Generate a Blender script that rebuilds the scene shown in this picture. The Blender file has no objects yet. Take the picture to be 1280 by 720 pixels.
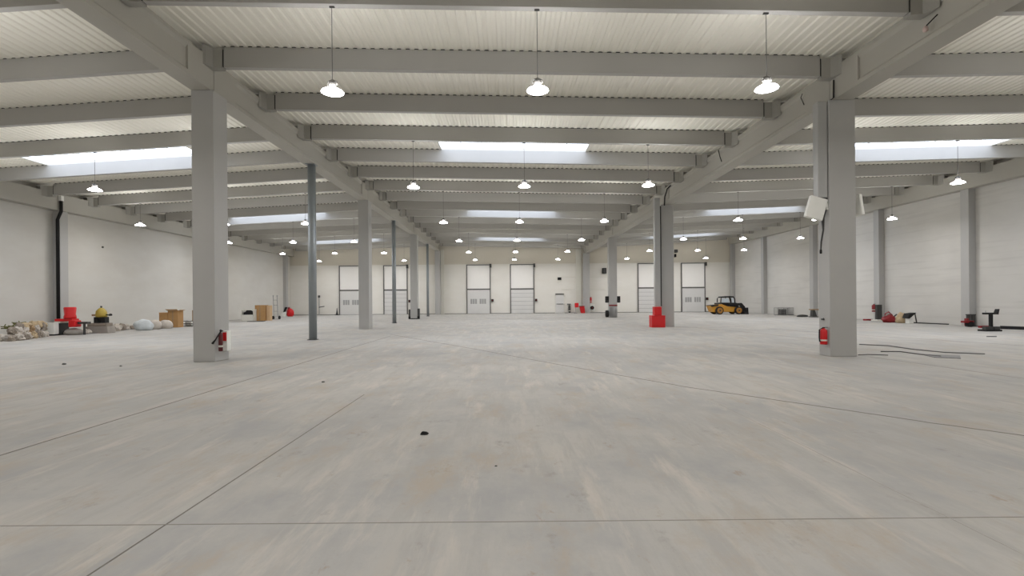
import bpy, math, random
from mathutils import Vector, Matrix, noise
SC = bpy.context.scene
COL = SC.collection
F, TH, CX, CY, H = 616.0, 0.0083, 636.0, 374.7, 1.5
PI = math.pi

# ---------------------------------------------------------------- surveying helpers
def at(x, y, Y):
    yy = y + TH*(x-CX); xx = x - TH*(y-CY)
    return Vector(((xx-CX)*Y/F, Y, H + (CY-yy)*Y/F))
def ground(x, y):
    yy = y + TH*(x-CX); xx = x - TH*(y-CY)
    Y = H*F/(yy-CY)
    return Vector(((xx-CX)*Y/F, Y, 0))

# ---------------------------------------------------------------- materials
def srgb(c):
    return tuple(((v/255)/12.92 if v/255 <= .04045 else ((v/255+.055)/1.055)**2.4) for v in c) + (1,)
def mat(name, c, rough=.6, metal=0, var=.08, scale=6, bump=0, emit=0, alpha=None):
    m = bpy.data.materials.new(name); m.use_nodes = True
    nt = m.node_tree; b = nt.nodes['Principled BSDF']
    base = srgb(c)
    tc = nt.nodes.new('ShaderNodeTexCoord')
    nz = nt.nodes.new('ShaderNodeTexNoise'); nz.inputs['Scale'].default_value = scale; nz.inputs['Detail'].default_value = 4
    nt.links.new(tc.outputs['Object'], nz.inputs['Vector'])
    mx = nt.nodes.new('ShaderNodeMix'); mx.data_type = 'RGBA'
    mx.inputs[6].default_value = tuple(v*(1-var) for v in base[:3]) + (1,)
    mx.inputs[7].default_value = tuple(min(1, v*(1+var)) for v in base[:3]) + (1,)
    nt.links.new(nz.outputs['Fac'], mx.inputs[0])
    nt.links.new(mx.outputs[2], b.inputs['Base Color'])
    b.inputs['Roughness'].default_value = rough; b.inputs['Metallic'].default_value = metal
    if bump:
        bp = nt.nodes.new('ShaderNodeBump'); bp.inputs['Strength'].default_value = bump; bp.inputs['Distance'].default_value = .02
        nt.links.new(nz.outputs['Fac'], bp.inputs['Height']); nt.links.new(bp.outputs['Normal'], b.inputs['Normal'])
    if emit:
        b.inputs['Emission Color'].default_value = base; b.inputs['Emission Strength'].default_value = emit
    return m

def N(nt, t, **kw):
    n = nt.nodes.new(t)
    for k, v in kw.items(): setattr(n, k, v)
    return n
def ramp(nt, src, stops):
    r = N(nt, 'ShaderNodeValToRGB'); e = r.color_ramp.elements
    while len(e) < len(stops): e.new(.5)
    for i, (p, c) in enumerate(stops):
        e[i].position = p; e[i].color = c if len(c) == 4 else (*c, 1)
    nt.links.new(src, r.inputs[0]); return r.outputs[0]
def mixc(nt, fac, a, b, mode='MIX'):
    m = N(nt, 'ShaderNodeMix', data_type='RGBA', blend_type=mode)
    for s, v in ((0, fac), (6, a), (7, b)):
        if hasattr(v, 'links'): nt.links.new(v, m.inputs[s])
        else: m.inputs[s].default_value = v
    return m.outputs[2]
def noise_n(nt, vec, scale, detail=5, rough=.6, sc=(1, 1, 1), rot=0, loc=(0, 0, 0)):
    mp = N(nt, 'ShaderNodeMapping'); mp.inputs['Scale'].default_value = sc; mp.inputs['Rotation'].default_value = (0, 0, rot); mp.inputs['Location'].default_value = loc
    nt.links.new(vec, mp.inputs[0])
    n = N(nt, 'ShaderNodeTexNoise'); n.inputs['Scale'].default_value = scale; n.inputs['Detail'].default_value = detail; n.inputs['Roughness'].default_value = rough
    nt.links.new(mp.outputs[0], n.inputs[0]); return n.outputs['Fac']

def floor_material():
    m = bpy.data.materials.new('concrete floor'); m.use_nodes = True
    nt = m.node_tree; b = nt.nodes['Principled BSDF']
    v = N(nt, 'ShaderNodeTexCoord').outputs['Object']
    W = (0, 0, 0, 1); B = (1, 1, 1, 1)
    def g(x): return (x, x, x, 1)
    c = mixc(nt, ramp(nt, noise_n(nt, v, .3, 7, .62), [(.38, W), (.62, B)]), srgb((197, 196, 192)), srgb((212, 208, 200)))
    # darker wet-looking pours
    d = ramp(nt, noise_n(nt, v, .75, 8, .68, (1, .7, 1), .2, (3, 9, 0)), [(.45, W), (.62, g(1))])
    c = mixc(nt, d, c, srgb((174, 176, 177)))
    # swept streaks, in two directions
    s1 = ramp(nt, noise_n(nt, v, 4.2, 8, .7, (1, .13, 1), -.5), [(.48, W), (.62, g(.9))])
    c = mixc(nt, s1, c, srgb((184, 182, 177)))
    s2 = ramp(nt, noise_n(nt, v, 3.0, 7, .7, (1, .16, 1), -.32, (7, 3, 0)), [(.54, W), (.66, g(.95))])
    c = mixc(nt, s2, c, srgb((224, 216, 205)))
    s3 = ramp(nt, noise_n(nt, v, 3.4, 7, .7, (1, .14, 1), .75, (1, 13, 0)), [(.56, W), (.70, g(.7))])
    c = mixc(nt, s3, c, srgb((206, 199, 188)))
    # brown rust stains and oily patches
    r = ramp(nt, noise_n(nt, v, 1.5, 9, .75, (1, .5, 1), -.3, (11, 2, 0)), [(.52, W), (.66, g(.85))])
    c = mixc(nt, r, c, srgb((194, 178, 156)))
    r2 = ramp(nt, noise_n(nt, v, 3.0, 9, .78, (1, .6, 1), .2, (5, 21, 0)), [(.60, W), (.68, g(.8))])
    c = mixc(nt, r2, c, srgb((166, 144, 112)))
    k = ramp(nt, noise_n(nt, v, 2.3, 9, .75, (1, .7, 1), 0, (2, 15, 0)), [(.59, W), (.70, g(.75))])
    c = mixc(nt, k, c, srgb((140, 137, 130)))
    sp = ramp(nt, noise_n(nt, v, 26, 3, .6), [(.70, W), (.77, g(.5))])
    c = mixc(nt, sp, c, srgb((130, 124, 112)))
    c = mixc(nt, .42, c, srgb((199, 195, 186)))
    c = mixc(nt, 1.0, c, (.715, .718, .728, 1), 'MULTIPLY')
    nt.links.new(c, b.inputs['Base Color'])
    b.inputs['Roughness'].default_value = .8
    b.inputs['Specular IOR Level'].default_value = .15
    bp = N(nt, 'ShaderNodeBump'); bp.inputs['Strength'].default_value = .15; bp.inputs['Distance'].default_value = .01
    nt.links.new(noise_n(nt, v, 9, 6, .6), bp.inputs['Height']); nt.links.new(bp.outputs[0], b.inputs['Normal'])
    return m

def wall_material(name, c1, c2, course=0.0, split=None):
    """painted precast wall: soft mottling, shallow horizontal courses; optional paler paint below a height."""
    m = bpy.data.materials.new(name); m.use_nodes = True
    nt = m.node_tree; b = nt.nodes['Principled BSDF']
    v = N(nt, 'ShaderNodeTexCoord').outputs['Object']
    c = mixc(nt, ramp(nt, noise_n(nt, v, .5, 6, .6, (1, 1, 2.5)), [(.35, (0, 0, 0, 1)), (.65, (1, 1, 1, 1))]), srgb(c1), srgb(c2))
    if course:
        br = N(nt, 'ShaderNodeTexNoise'); mp = N(nt, 'ShaderNodeMapping'); mp.inputs['Scale'].default_value = (.25, .25, 7)
        nt.links.new(v, mp.inputs[0]); nt.links.new(mp.outputs[0], br.inputs[0]); br.inputs['Scale'].default_value = .8; br.inputs['Detail'].default_value = 4
        ln = ramp(nt, br.outputs['Fac'], [(.55, (0, 0, 0, 1)), (.68, (course,)*3 + (1,))])
        c = mixc(nt, ln, c, srgb((168, 165, 160)))
    if split:
        sx = N(nt, 'ShaderNodeSeparateXYZ'); nt.links.new(v, sx.inputs[0])
        g = N(nt, 'ShaderNodeMath', operation='GREATER_THAN'); g.inputs[1].default_value = split
        nt.links.new(sx.outputs[2], g.inputs[0])
        c = mixc(nt, g.outputs[0], c, srgb((223, 217, 205)))
    c = mixc(nt, 1.0, c, (.75, .745, .73, 1) if not split else (.86, .855, .83, 1), 'MULTIPLY')
    nt.links.new(c, b.inputs['Base Color']); b.inputs['Roughness'].default_value = .8
    return m

M = dict(
    floor=floor_material(),
    wall=wall_material('white painted wall', (222, 219, 212), (228, 226, 220)),
    wallr=wall_material('white painted blockwork', (222, 220, 215), (229, 227, 222), .16),
    wallb=wall_material('white painted back wall', (236, 233, 227), (240, 238, 233), 0, 5.42),
    deck=mat('cream roof sheeting', (240, 237, 226), .55, var=.03, scale=.7),
    col=mat('grey painted column concrete', (172, 171, 168), .65, var=.05, scale=1.4),
    beam=mat('grey painted beam concrete', (170, 167, 158), .7, var=.04, scale=1.2),
    purlin=mat('grey painted purlin concrete', (168, 166, 161), .7, var=.05, scale=1.1),
    stub=mat('darker grey corbel concrete', (156, 154, 147), .7, var=.05, scale=2),
    post=mat('blue grey steel', (142, 148, 150), .45, .3, var=.05),
    duct=mat('pale grey metal duct', (170, 170, 168), .5, .2, var=.04),
    joint=mat('dark floor joint', (112, 108, 100), .9, var=.2, scale=12),
    jointm=mat('thin floor joint', (140, 136, 128), .9, var=.2, scale=12),
    joint2=mat('faint floor joint', (172, 168, 160), .9, var=.15, scale=12),
    black=mat('black plastic', (14, 14, 14), .8, var=.2),
    dark=mat('dark grey steel', (62, 62, 60), .55, .2, var=.15),
    track=mat('door track steel', (100, 98, 95), .5, .3, var=.08),
    red=mat('red paint', (200, 16, 22), .4, var=.08),
    maroon=mat('dark maroon enamel', (84, 20, 24), .45, var=.1),
    redd=mat('dull red plastic', (130, 22, 28), .55, var=.2),
    white=mat('white plastic', (232, 232, 226), .45, var=.03),
    whitem=mat('off white enamel', (214, 212, 202), .4, var=.04),
    door=mat('grey door panel', (212, 211, 208), .5, var=.03, scale=3),
    doorw=mat('white door leaf', (232, 230, 225), .5, var=.02, scale=3),
    glassd=mat('dim door window', (165, 165, 163), .25, var=.1),
    card=mat('brown cardboard', (168, 130, 84), .85, var=.12, scale=4),
    card2=mat('pale cardboard', (196, 165, 128), .85, var=.1, scale=4),
    sack=mat('pale dusty sack', (190, 182, 172), .9, var=.2, scale=7, bump=.5),
    sackw=mat('blue white plastic sack', (196, 202, 204), .5, var=.15, scale=8, bump=.5),
    sackb=mat('tan sack', (180, 160, 128), .9, var=.25, scale=9, bump=.5),
    stone=mat('grey brown rubble', (138, 128, 116), .95, var=.3, scale=11, bump=.6),
    leaf=mat('olive scraps', (98, 98, 50), .9, var=.3, scale=9),
    yellow=mat('machine yellow', (196, 142, 48), .5, var=.12, scale=5),
    yellowd=mat('worn yellow', (160, 112, 44), .6, var=.2, scale=6),
    olive=mat('olive yellow enamel', (172, 150, 60), .5, var=.15, scale=12),
    rubber=mat('tyre rubber', (30, 28, 27), .9, var=.2, scale=12),
    cement=mat('grey concrete block', (150, 144, 136), .9, var=.15, scale=8, bump=.4),
    wire=mat('galvanised wire', (150, 150, 148), .4, .6, var=.1),
    tan=mat('tan board', (150, 124, 92), .8, var=.15),
    glow=mat('lit lamp diffuser', (254, 254, 255), .5, var=0, emit=14),
    glow2=mat('lit lamp bell', (254, 254, 255), .5, var=0, emit=55),
    sky=mat('daylit skylight sheet', (226, 236, 255), .5, var=0, emit=3.3),
    glass=mat('cab glass', (190, 200, 206), .1, var=.03),
)

# ---------------------------------------------------------------- mesh builder
ROOTLOC = {}
class MB:
    def __init__(s): s.v = []; s.f = []
    def poly8(s, p):     # 8 corners: bottom 4 ccw, top 4 ccw
        o = len(s.v); s.v += [Vector(q) for q in p]
        s.f += [tuple(o+i for i in q) for q in ((3, 2, 1, 0), (4, 5, 6, 7), (0, 1, 5, 4), (1, 2, 6, 5), (2, 3, 7, 6), (3, 0, 4, 7))]
        return s
    def box(s, x0, x1, y0, y1, z0, z1):
        return s.poly8([(x0, y0, z0), (x1, y0, z0), (x1, y1, z0), (x0, y1, z0), (x0, y0, z1), (x1, y0, z1), (x1, y1, z1), (x0, y1, z1)])
    def prism(s, pts, d):   # pts: 3D polygon, d: extrusion vector
        o = len(s.v); n = len(pts); d = Vector(d)
        s.v += [Vector(p) for p in pts] + [Vector(p)+d for p in pts]
        s.f += [tuple(o+i for i in range(n))[::-1], tuple(o+n+i for i in range(n))]
        s.f += [(o+i, o+(i+1) % n, o+n+(i+1) % n, o+n+i) for i in range(n)]
        return s
    def tube(s, pts, r, n=8, cap=True):
        pts = [Vector(p) for p in pts]; o = len(s.v)
        rs = r if isinstance(r, (list, tuple)) else [r]*len(pts)
        for i, p in enumerate(pts):
            t = (pts[min(i+1, len(pts)-1)] - pts[max(i-1, 0)]).normalized()
            a = Vector((0, 0, 1)) if abs(t.z) < .9 else Vector((1, 0, 0))
            u = t.cross(a).normalized(); w = t.cross(u)
            for k in range(n):
                q = 2*PI*k/n; s.v.append(p + (u*math.cos(q) + w*math.sin(q))*rs[i])
        for i in range(len(pts)-1):
            for k in range(n):
                s.f.append((o+i*n+k, o+i*n+(k+1) % n, o+(i+1)*n+(k+1) % n, o+(i+1)*n+k))
        if cap:
            s.f.append(tuple(o+k for k in range(n))[::-1]); e = o+(len(pts)-1)*n; s.f.append(tuple(e+k for k in range(n)))
        return s
    def lathe(s, c, prof, n=20):   # prof: (r, z) list about vertical axis through c
        return s.tube([(c[0], c[1], c[2]+z) for r, z in prof], [max(r, .001) for r, z in prof], n)
    def lump(s, c, size, seed=0, sub=3, rough=.25, freq=1.6):
        import bmesh
        bm = bmesh.new(); bmesh.ops.create_icosphere(bm, subdivisions=sub, radius=1)
        o = len(s.v); c = Vector(c)
        for v in bm.verts:
            q = v.co.copy(); k = 1 + rough*noise.fractal(q*freq + Vector((seed*7.3, seed*3.1, seed)), 1, 2, 3)
            q = Vector((q.x*size[0]*k, q.y*size[1]*k, q.z*size[2]*k))
            q.z = max(q.z, -size[2]*.62)
            s.v.append(c + Vector((0, 0, size[2]*.62)) + q)
        bm.verts.index_update()
        s.f += [tuple(o+v.index for v in f.verts) for f in bm.faces]; bm.free(); return s
    def build(s, name, m, parent=None, smooth=False, bevel=0, origin=None, rotz=None):
        me = bpy.data.meshes.new(name)
        if parent is not None:
            loc = ROOTLOC[parent.name]
        else:
            if origin is None:
                lo = [min(v[i] for v in s.v) for i in range(3)]; hi = [max(v[i] for v in s.v) for i in range(3)]
                loc = Vector(((lo[0]+hi[0])/2, (lo[1]+hi[1])/2, lo[2]))
            else: loc = Vector(origin)
        me.from_pydata([v-loc for v in s.v], [], s.f)
        import bmesh
        bm = bmesh.new(); bm.from_mesh(me); bmesh.ops.recalc_face_normals(bm, faces=bm.faces); bm.to_mesh(me); bm.free()
        if m: me.materials.append(m)
        if smooth:
            for p in me.polygons: p.use_smooth = True
        o = bpy.data.objects.new(name, me); COL.objects.link(o)
        if parent is not None:
            o.parent = parent
        else: o.location = loc
        ROOTLOC[o.name] = loc
        if bevel:
            b = o.modifiers.new('edge', 'BEVEL'); b.width = bevel; b.segments = 2; b.limit_method = 'ANGLE'
        return o
def tag(o, label, cat, group=None, kind=None):
    o['label'] = label; o['category'] = cat
    if group: o['group'] = group
    if kind: o['kind'] = kind
    return o
def root(name, loc, label, cat, group=None, kind=None):
    o = bpy.data.objects.new(name, None); COL.objects.link(o); o.location = loc; o.empty_display_size = .2
    ROOTLOC[o.name] = Vector(loc)
    if label: tag(o, label, cat, group)
    if kind: o['kind'] = kind
    return o
def struct(o): o['kind'] = 'structure'; return o
ORD = ['first', 'second', 'third', 'fourth', 'fifth', 'sixth', 'seventh', 'eighth', 'ninth', 'tenth', 'eleventh', 'twelfth', 'thirteenth', 'fourteenth', 'fifteenth', 'sixteenth', 'seventeenth', 'eighteenth', 'nineteenth']

# ---------------------------------------------------------------- geometry of the hall
def XL(y): return -(22.2 + (y-21)*.052)
def XR(y): return 23.1 + (y-22)*.045
YB, YF = 53.95, -8.0
CL, CR = -7.71, 8.46          # the two column lines
CW = .245                     # half column / beam width
COLY = [12.4, 26.1, 39.8, 53.2]
PY = [9.61 + 2.74*k for k in range(-1, 17)]   # purlins, first one already above the frame
ZL, ZR = 6.85, 6.47           # undersides of the two main beams
def ZLW(y): return 6.05 + max(0, y-24)*.012
def ZRW(y): return 6.66 + max(0, y-14)*.017
PB, PH = .55, .52             # purlin underside above beam underside, purlin height
def bay_ends(b, y):
    if b == 0: return XL(y), CL, ZLW(y)+PB, ZL+PB
    if b == 1: return CL, CR, ZL+PB, ZR+PB
    return CR, XR(y), ZR+PB, ZRW(y)+PB
def deckz(b, x, y):
    x0, x1, z0, z1 = bay_ends(b, y); return z0 + (z1-z0)*(x-x0)/(x1-x0) + PH

# floor
MB().box(-27, 27, YF-.3, YB+.3, -.2, 0).build('floor', M['floor'], origin=(0, 0, 0))['kind'] = 'structure'
# walls
def wall(name, pts, h, m, out):
    s = MB(); (xa, ya), (xb, yb) = pts; ox, oy = out
    s.poly8([(xa, ya, 0), (xb, yb, 0), (xb+ox, yb+oy, 0), (xa+ox, ya+oy, 0), (xa, ya, h), (xb, yb, h), (xb+ox, yb+oy, h), (xa+ox, ya+oy, h)])
    return struct(s.build(name, m, origin=(0, 0, 0)))
wall('wall_left', [(XL(YF), YF), (XL(YB), YB)], 8.4, M['wall'], (-.25, 0))
wall('wall_right', [(XR(YF), YF), (XR(YB), YB)], 8.4, M['wallr'], (.25, 0))
wall('wall_back', [(-26, YB), (27, YB)], 8.4, M['wallb'], (0, .25))
wall('wall_front', [(-26, YF), (27, YF)], 8.4, M['wall'], (0, -.25))
# skirting line where the back wall meets the slab
struct(MB().box(-23.7, 24.4, YB-.02, YB-.002, 0, .05).build('baseboard_back', M['track']))

# ceiling: corrugated sheeting, ribs running down the hall, with holes for the skylights
SKYX = {0: (-19.2, -12.7), 1: (-2.75, 3.25), 2: (13.8, 20.2)}
SKYK = [4, 9, 14]             # gaps (index into PY) that carry a skylight: between PY[k] and PY[k+1]
def deck():
    s = MB(); per = .22; prof = [(0, 0), (.085, 0), (.115, .028), (.19, .028)]
    ys = [YF-.2] + PY + [YB+.2]
    for b in range(3):
        for g in range(len(ys)-1):
            ya, yb = ys[g], ys[g+1]
            hole = SKYX[b] if (g-1) in SKYK else None
            xs0, xs1 = min(bay_ends(b, ya)[0], bay_ends(b, yb)[0]), max(bay_ends(b, ya)[1], bay_ends(b, yb)[1])
            if b == 1: xs0, xs1 = CL, CR
            runs = [(xs0, xs1)] if not hole else [(xs0, hole[0]), (hole[1], xs1)]
            for r0, r1 in runs:
                pts = [(r0, .0)]
                k = math.floor(r0/per)
                while True:
                    done = False
                    for dx, dz in prof:
                        x = k*per+dx
                        if x <= r0: continue
                        if x >= r1: done = True; break
                        pts.append((x, dz))
                    if done: break
                    k += 1
                pts.append((r1, 0))
                o = len(s.v)
                for x, dz in pts:
                    s.v.append(Vector((x, ya, deckz(b, x, ya)+dz+.004))); s.v.append(Vector((x, yb, deckz(b, x, yb)+dz+.004)))
                for i in range(len(pts)-1): s.f.append((o+2*i, o+2*i+2, o+2*i+3, o+2*i+1))
    me = s.build('ceiling', M['deck'], origin=(0, 0, 0)); struct(me)
    so = me.modifiers.new('thick', 'SOLIDIFY'); so.thickness = .012; so.offset = 1
    # opaque outer skin so that no sky leaks between roof and walls
    return me
CEIL = deck()
# skylights: windows of the roof
n = 0
for b in range(3):
    for gi, k in enumerate(SKYK):
        n += 1
        x0, x1 = SKYX[b]; ya, yb = PY[k]+.16, PY[k+1]-.0
        w = root('window_%d' % n, ((x0+x1)/2, (ya+yb)/2, deckz(b, (x0+x1)/2, ya)), None, None, kind='structure')
        s = MB()
        up = .10
        def q(x, y, d): return (x, y, deckz(b, x, y)+d)
        s.poly8([q(x0, ya, up), q(x1, ya, up), q(x1, yb, up), q(x0, yb, up), q(x0, ya, up+.02), q(x1, ya, up+.02), q(x1, yb, up+.02), q(x0, yb, up+.02)])
        s.build('pane', M['sky'], w)
        s = MB()
        for (a0, a1, b0, b1) in ((x0-.04, x0, ya-.04, yb+.04), (x1, x1+.04, ya-.04, yb+.04), (x0, x1, ya-.04, ya), (x0, x1, yb, yb+.04)):
            s.poly8([q(a0, b0, -.01), q(a1, b0, -.01), q(a1, b1, -.01), q(a0, b1, -.01), q(a0, b0, up+.05), q(a1, b0, up+.05), q(a1, b1, up+.05), q(a0, b1, up+.05)])
        s.build('frame', M['whitem'], w)
        s = MB()
        for i in range(1, 7):
            x = x0+(x1-x0)*i/7
            s.poly8([q(x-.015, ya, up-.03), q(x+.015, ya, up-.03), q(x+.015, yb, up-.03), q(x-.015, yb, up-.03), q(x-.015, ya, up), q(x+.015, ya, up), q(x+.015, yb, up), q(x-.015, yb, up)])
        s.build('glazing_bar', M['whitem'], w)

# columns
SIDE = {CL: 'left', CR: 'right'}
LC0, LC1, RC0, RC1 = -7.957, -7.40, 8.083, 8.755   # faces of the left and right columns
for xa, xb, dp, zt, sd in ((LC0, LC1, .62, ZL, 'left'), (RC0, RC1, .45, ZR, 'right')):
    for i, y in enumerate(COLY):
        s = MB(); s.box(xa, xb, y, y+dp, 0, zt-.004)
        o = s.build('concrete_column', M['col'], bevel=.015)
        extra = {('left', 0): 'with an extinguisher and black hose low on its side', ('right', 0): 'with two white floodlights and a red extinguisher',
                 ('left', 1): 'standing between two thin steel posts', ('right', 1): 'beside the pipe with the red guard box',
                 ('left', 2): 'with dark boxes hung at its foot', ('right', 2): 'with black boxes clamped on both sides above its foot',
                 ('left', 3): 'against the back wall, left row', ('right', 3): 'against the back wall, right row'}[(sd, i)]
        tag(o, 'grey painted concrete column ' + extra, 'column', 'free-standing columns of the hall', 'thing')
# pilasters on the side walls
for i, y in enumerate([24.47, 30.8, 38.0, 46.1, 53.3]):
    xi = XR(y)-.35
    s = MB().poly8([(xi, y, 0), (XR(y)-.003, y, 0), (XR(y+.45)-.003, y+.45, 0), (xi, y+.45, 0)] + [(xi, y, ZRW(y)-.004), (XR(y)-.003, y, ZRW(y)-.004), (XR(y+.45)-.003, y+.45, ZRW(y)-.004), (xi, y+.45, ZRW(y)-.004)])
    tag(s.build('wall_pilaster', M['col'], bevel=.01), 'grey pilaster on the right wall, %s counted from the camera' % ORD[i], 'pilaster', 'pilasters along the right wall', 'thing')
for i, y in enumerate([24.2, 37.9, 52.0]):
    xi = XL(y)+.35
    s = MB().poly8([(XL(y)+.003, y, 0), (xi, y, 0), (xi, y+.45, 0), (XL(y+.45)+.003, y+.45, 0)] + [(XL(y)+.003, y, ZLW(y)-.004), (xi, y, ZLW(y)-.004), (xi, y+.45, ZLW(y)-.004), (XL(y+.45)+.003, y+.45, ZLW(y)-.004)])
    tag(s.build('wall_pilaster', M['col'], bevel=.01), 'grey pilaster on the left wall, %s counted from the camera' % ORD[i], 'pilaster', 'pilasters along the left wall', 'thing')
# pale pilasters of the back wall beside the last columns
for x0, x1, nm in ((7.35, 7.95, 1), (-7.4, -7.05, 2)):
    struct(MB().box(x0, x1, YB-.12, YB-.002, 0, 7.0).build('trim_%d' % nm, M['whitem']))

# main beams: one precast segment per bay, I-shaped between solid ends, corbels carrying the purlins
def corbel(s, sides, cx, y, z0, z1):
    for sg in sides:
        xa, xm, xb = cx+sg*(CW-.01), cx+sg*(CW+.12), cx+sg*(CW+.33)
        pl = [(xa, y-.26), (cx+sg*(CW+.04), y-.2), (xm, y-.03), (xb, y), (xb, y+.18), (xm, y+.18), (cx+sg*(CW+.04), y+.18), (xa, y+.18)]
        s.prism([(a, b, z0) for a, b in pl], (0, 0, z1-z0))
for cx, zt, sd in ((CL, ZL, 'left'), (CR, ZR, 'right')):
    cuts = [YF+.02, 12.55, 26.25, 39.95, YB-.01]
    for i in range(4):
        a, b_ = cuts[i]+.012, cuts[i+1]-.012
        r = root('concrete_beam', (cx, a, zt), 'grey concrete main beam over the %s column row, %s span from the camera' % (sd, ORD[i]), 'beam', 'main beams over the column rows', 'thing')
        s = MB(); ht = .80; e = 1.0
        s.box(cx-CW, cx+CW, a, a+e, zt, zt+ht)
        s.box(cx-CW, cx+CW, b_-e, b_, zt, zt+ht)
        pr = [(-CW, 0), (CW, 0), (CW, .10), (CW-.05, .16), (CW-.05, .62), (CW, .70), (CW, ht), (-CW, ht), (-CW, .70), (-CW+.05, .62), (-CW+.05, .16), (-CW, .10)]
        s.prism([(cx+px, a+e, zt+pz) for px, pz in pr], (0, b_-a-2*e, 0))
        s.build('beam_body', M['beam'], r)
        for y in PY:
            if a-.1 < y < b_-.1:
                c = MB(); corbel(c, (-1, 1), cx, y, zt+PB-.03, zt+PB+PH-.06)
                c.box(cx-CW+.012, cx+CW-.012, y, y+.18, zt+ht+.001, zt+PB+PH-.06)
                c.build('corbel', M['stub'], r)
# edge beams along the side walls
def edge_beam(X, Z, sg, sd):
    r = root('edge_beam', (X(20)-sg*.25, 20, Z(20)), 'long grey concrete edge beam along the top of the %s wall' % sd, 'beam', None, 'thing')
    s = MB(); ys = [YF+.02, 14, 24, YB-.02]
    for a, b_ in zip(ys[:-1], ys[1:]):
        if b_ == 24: pass
        p = []
        for dz in (0, .80):
            xa, xb = X(a)-sg*.004, X(b_)-sg*.004
            p += [(xa-sg*.45, a, Z(a)+dz), (xa, a, Z(a)+dz), (xb, b_, Z(b_)+dz), (xb-sg*.45, b_, Z(b_)+dz)]
        s.poly8(p)
    s.build('beam_body', M['beam'], r)
    for y in PY:
        if y > 53: continue
        c = MB(); xi = X(y)-sg*.45
        corbel(c, (-sg,), xi+sg*CW, y, Z(y)+PB-.03, Z(y)+PB+PH-.06)
        c.poly8([(min(xi, X(y)-sg*.02), y, Z(y)+.7), (max(xi, X(y)-sg*.02), y, Z(y)+.7), (max(xi, X(y)-sg*.02), y+.2, Z(y)+.7), (min(xi, X(y)-sg*.02), y+.2, Z(y)+.7)] +
                [(min(xi, X(y)-sg*.02), y, Z(y)+1.0), (max(xi, X(y)-sg*.02), y, Z(y)+1.0), (max(xi, X(y)-sg*.02), y+.2, Z(y)+1.0), (min(xi, X(y)-sg*.02), y+.2, Z(y)+1.0)])
        c.build('corbel', M['stub'], r)
edge_beam(XL, ZLW, -1, 'left'); edge_beam(XR, ZRW, 1, 'right')

# purlins
BAY = ['left', 'centre', 'right']
for b in range(3):
    for i, y in enumerate(PY):
        x0, x1, z0, z1 = bay_ends(b, y)
        ins0 = (.45+.33 if b == 0 else CW+.33)+.035; ins1 = (.45+.33 if b == 2 else CW+.33)+.035
        sl = (z1-z0)/(x1-x0); xa, xb = x0+ins0, x1-ins1; za, zb = z0+sl*ins0, z1-sl*ins1
        yo = .0
        s = MB(); wb, wt = .15, .22
        s.poly8([(xa, y, za), (xb, y, zb), (xb, y+wb, zb), (xa, y+wb, za), (xa, y-.0, za+PH-.004), (xb, y-.0, zb+PH-.004), (xb, y+wt, zb+PH-.004), (xa, y+wt, za+PH-.004)])
        lab = 'grey concrete purlin across the %s bay, %s row from the camera' % (BAY[b], ORD[i])
        if i-1 in SKYK: lab = 'daylit concrete purlin just behind the %s skylight of the %s bay' % (ORD[SKYK.index(i-1)], BAY[b])
        r = tag(s.build('roof_purlin', M['purlin'], bevel=.008), lab, 'purlin', 'roof purlins of the %s bay' % BAY[b], 'thing')
        f = MB(); f.poly8([(xa, y+.03, za+PH-.003), (xb, y+.03, zb+PH-.003), (xb, y+.16, zb+PH-.003), (xa, y+.16, za+PH-.003), (xa, y+.03, za+PH+.030), (xb, y+.03, zb+PH+.030), (xb, y+.16, zb+PH+.030), (xa, y+.16, za+PH+.030)])
        f.build('crest_shade_strip', M['black'], CEIL)  # black strip put in as the shade under the deck crests
        for xe, ze, sg in ((xa, za, -1), (xb, zb, 1)):
            f = MB(); f.box(min(xe+sg*.002, xe+sg*.03), max(xe+sg*.002, xe+sg*.03), y+.015, y+.14, ze+.02, ze+PH-.07); f.build('gap_shade', M['black'], r)  # black filler stands in for the shade of the open gap at each purlin end

# steel posts under the left beam
for i, (y, r_) in enumerate(((19.25, .15), (32.95, .13), (46.65, .115))):
    cx = -7.66
    o = root('steel_post', (cx, y, 0), 'thin blue-grey round steel post under the left beam, %s from the camera' % ORD[i], 'post', 'thin steel posts between the left columns')
    MB().tube([(cx, y, .02), (cx, y, ZL-.03)], r_, 20).build('shaft', M['post'], o, smooth=False)
    for p in o.children[0].data.polygons: p.use_smooth = len(p.vertices) == 4
    MB().box(cx-r_-.015, cx+r_+.015, y-r_-.015, y+r_+.015, 0, .02).build('foot_plate', M['dark'], o)
    MB().box(cx-r_-.03, cx+r_+.03, y-r_-.03, y+r_+.03, ZL-.03, ZL-.005).build('head_plate', M['post'], o)

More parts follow.
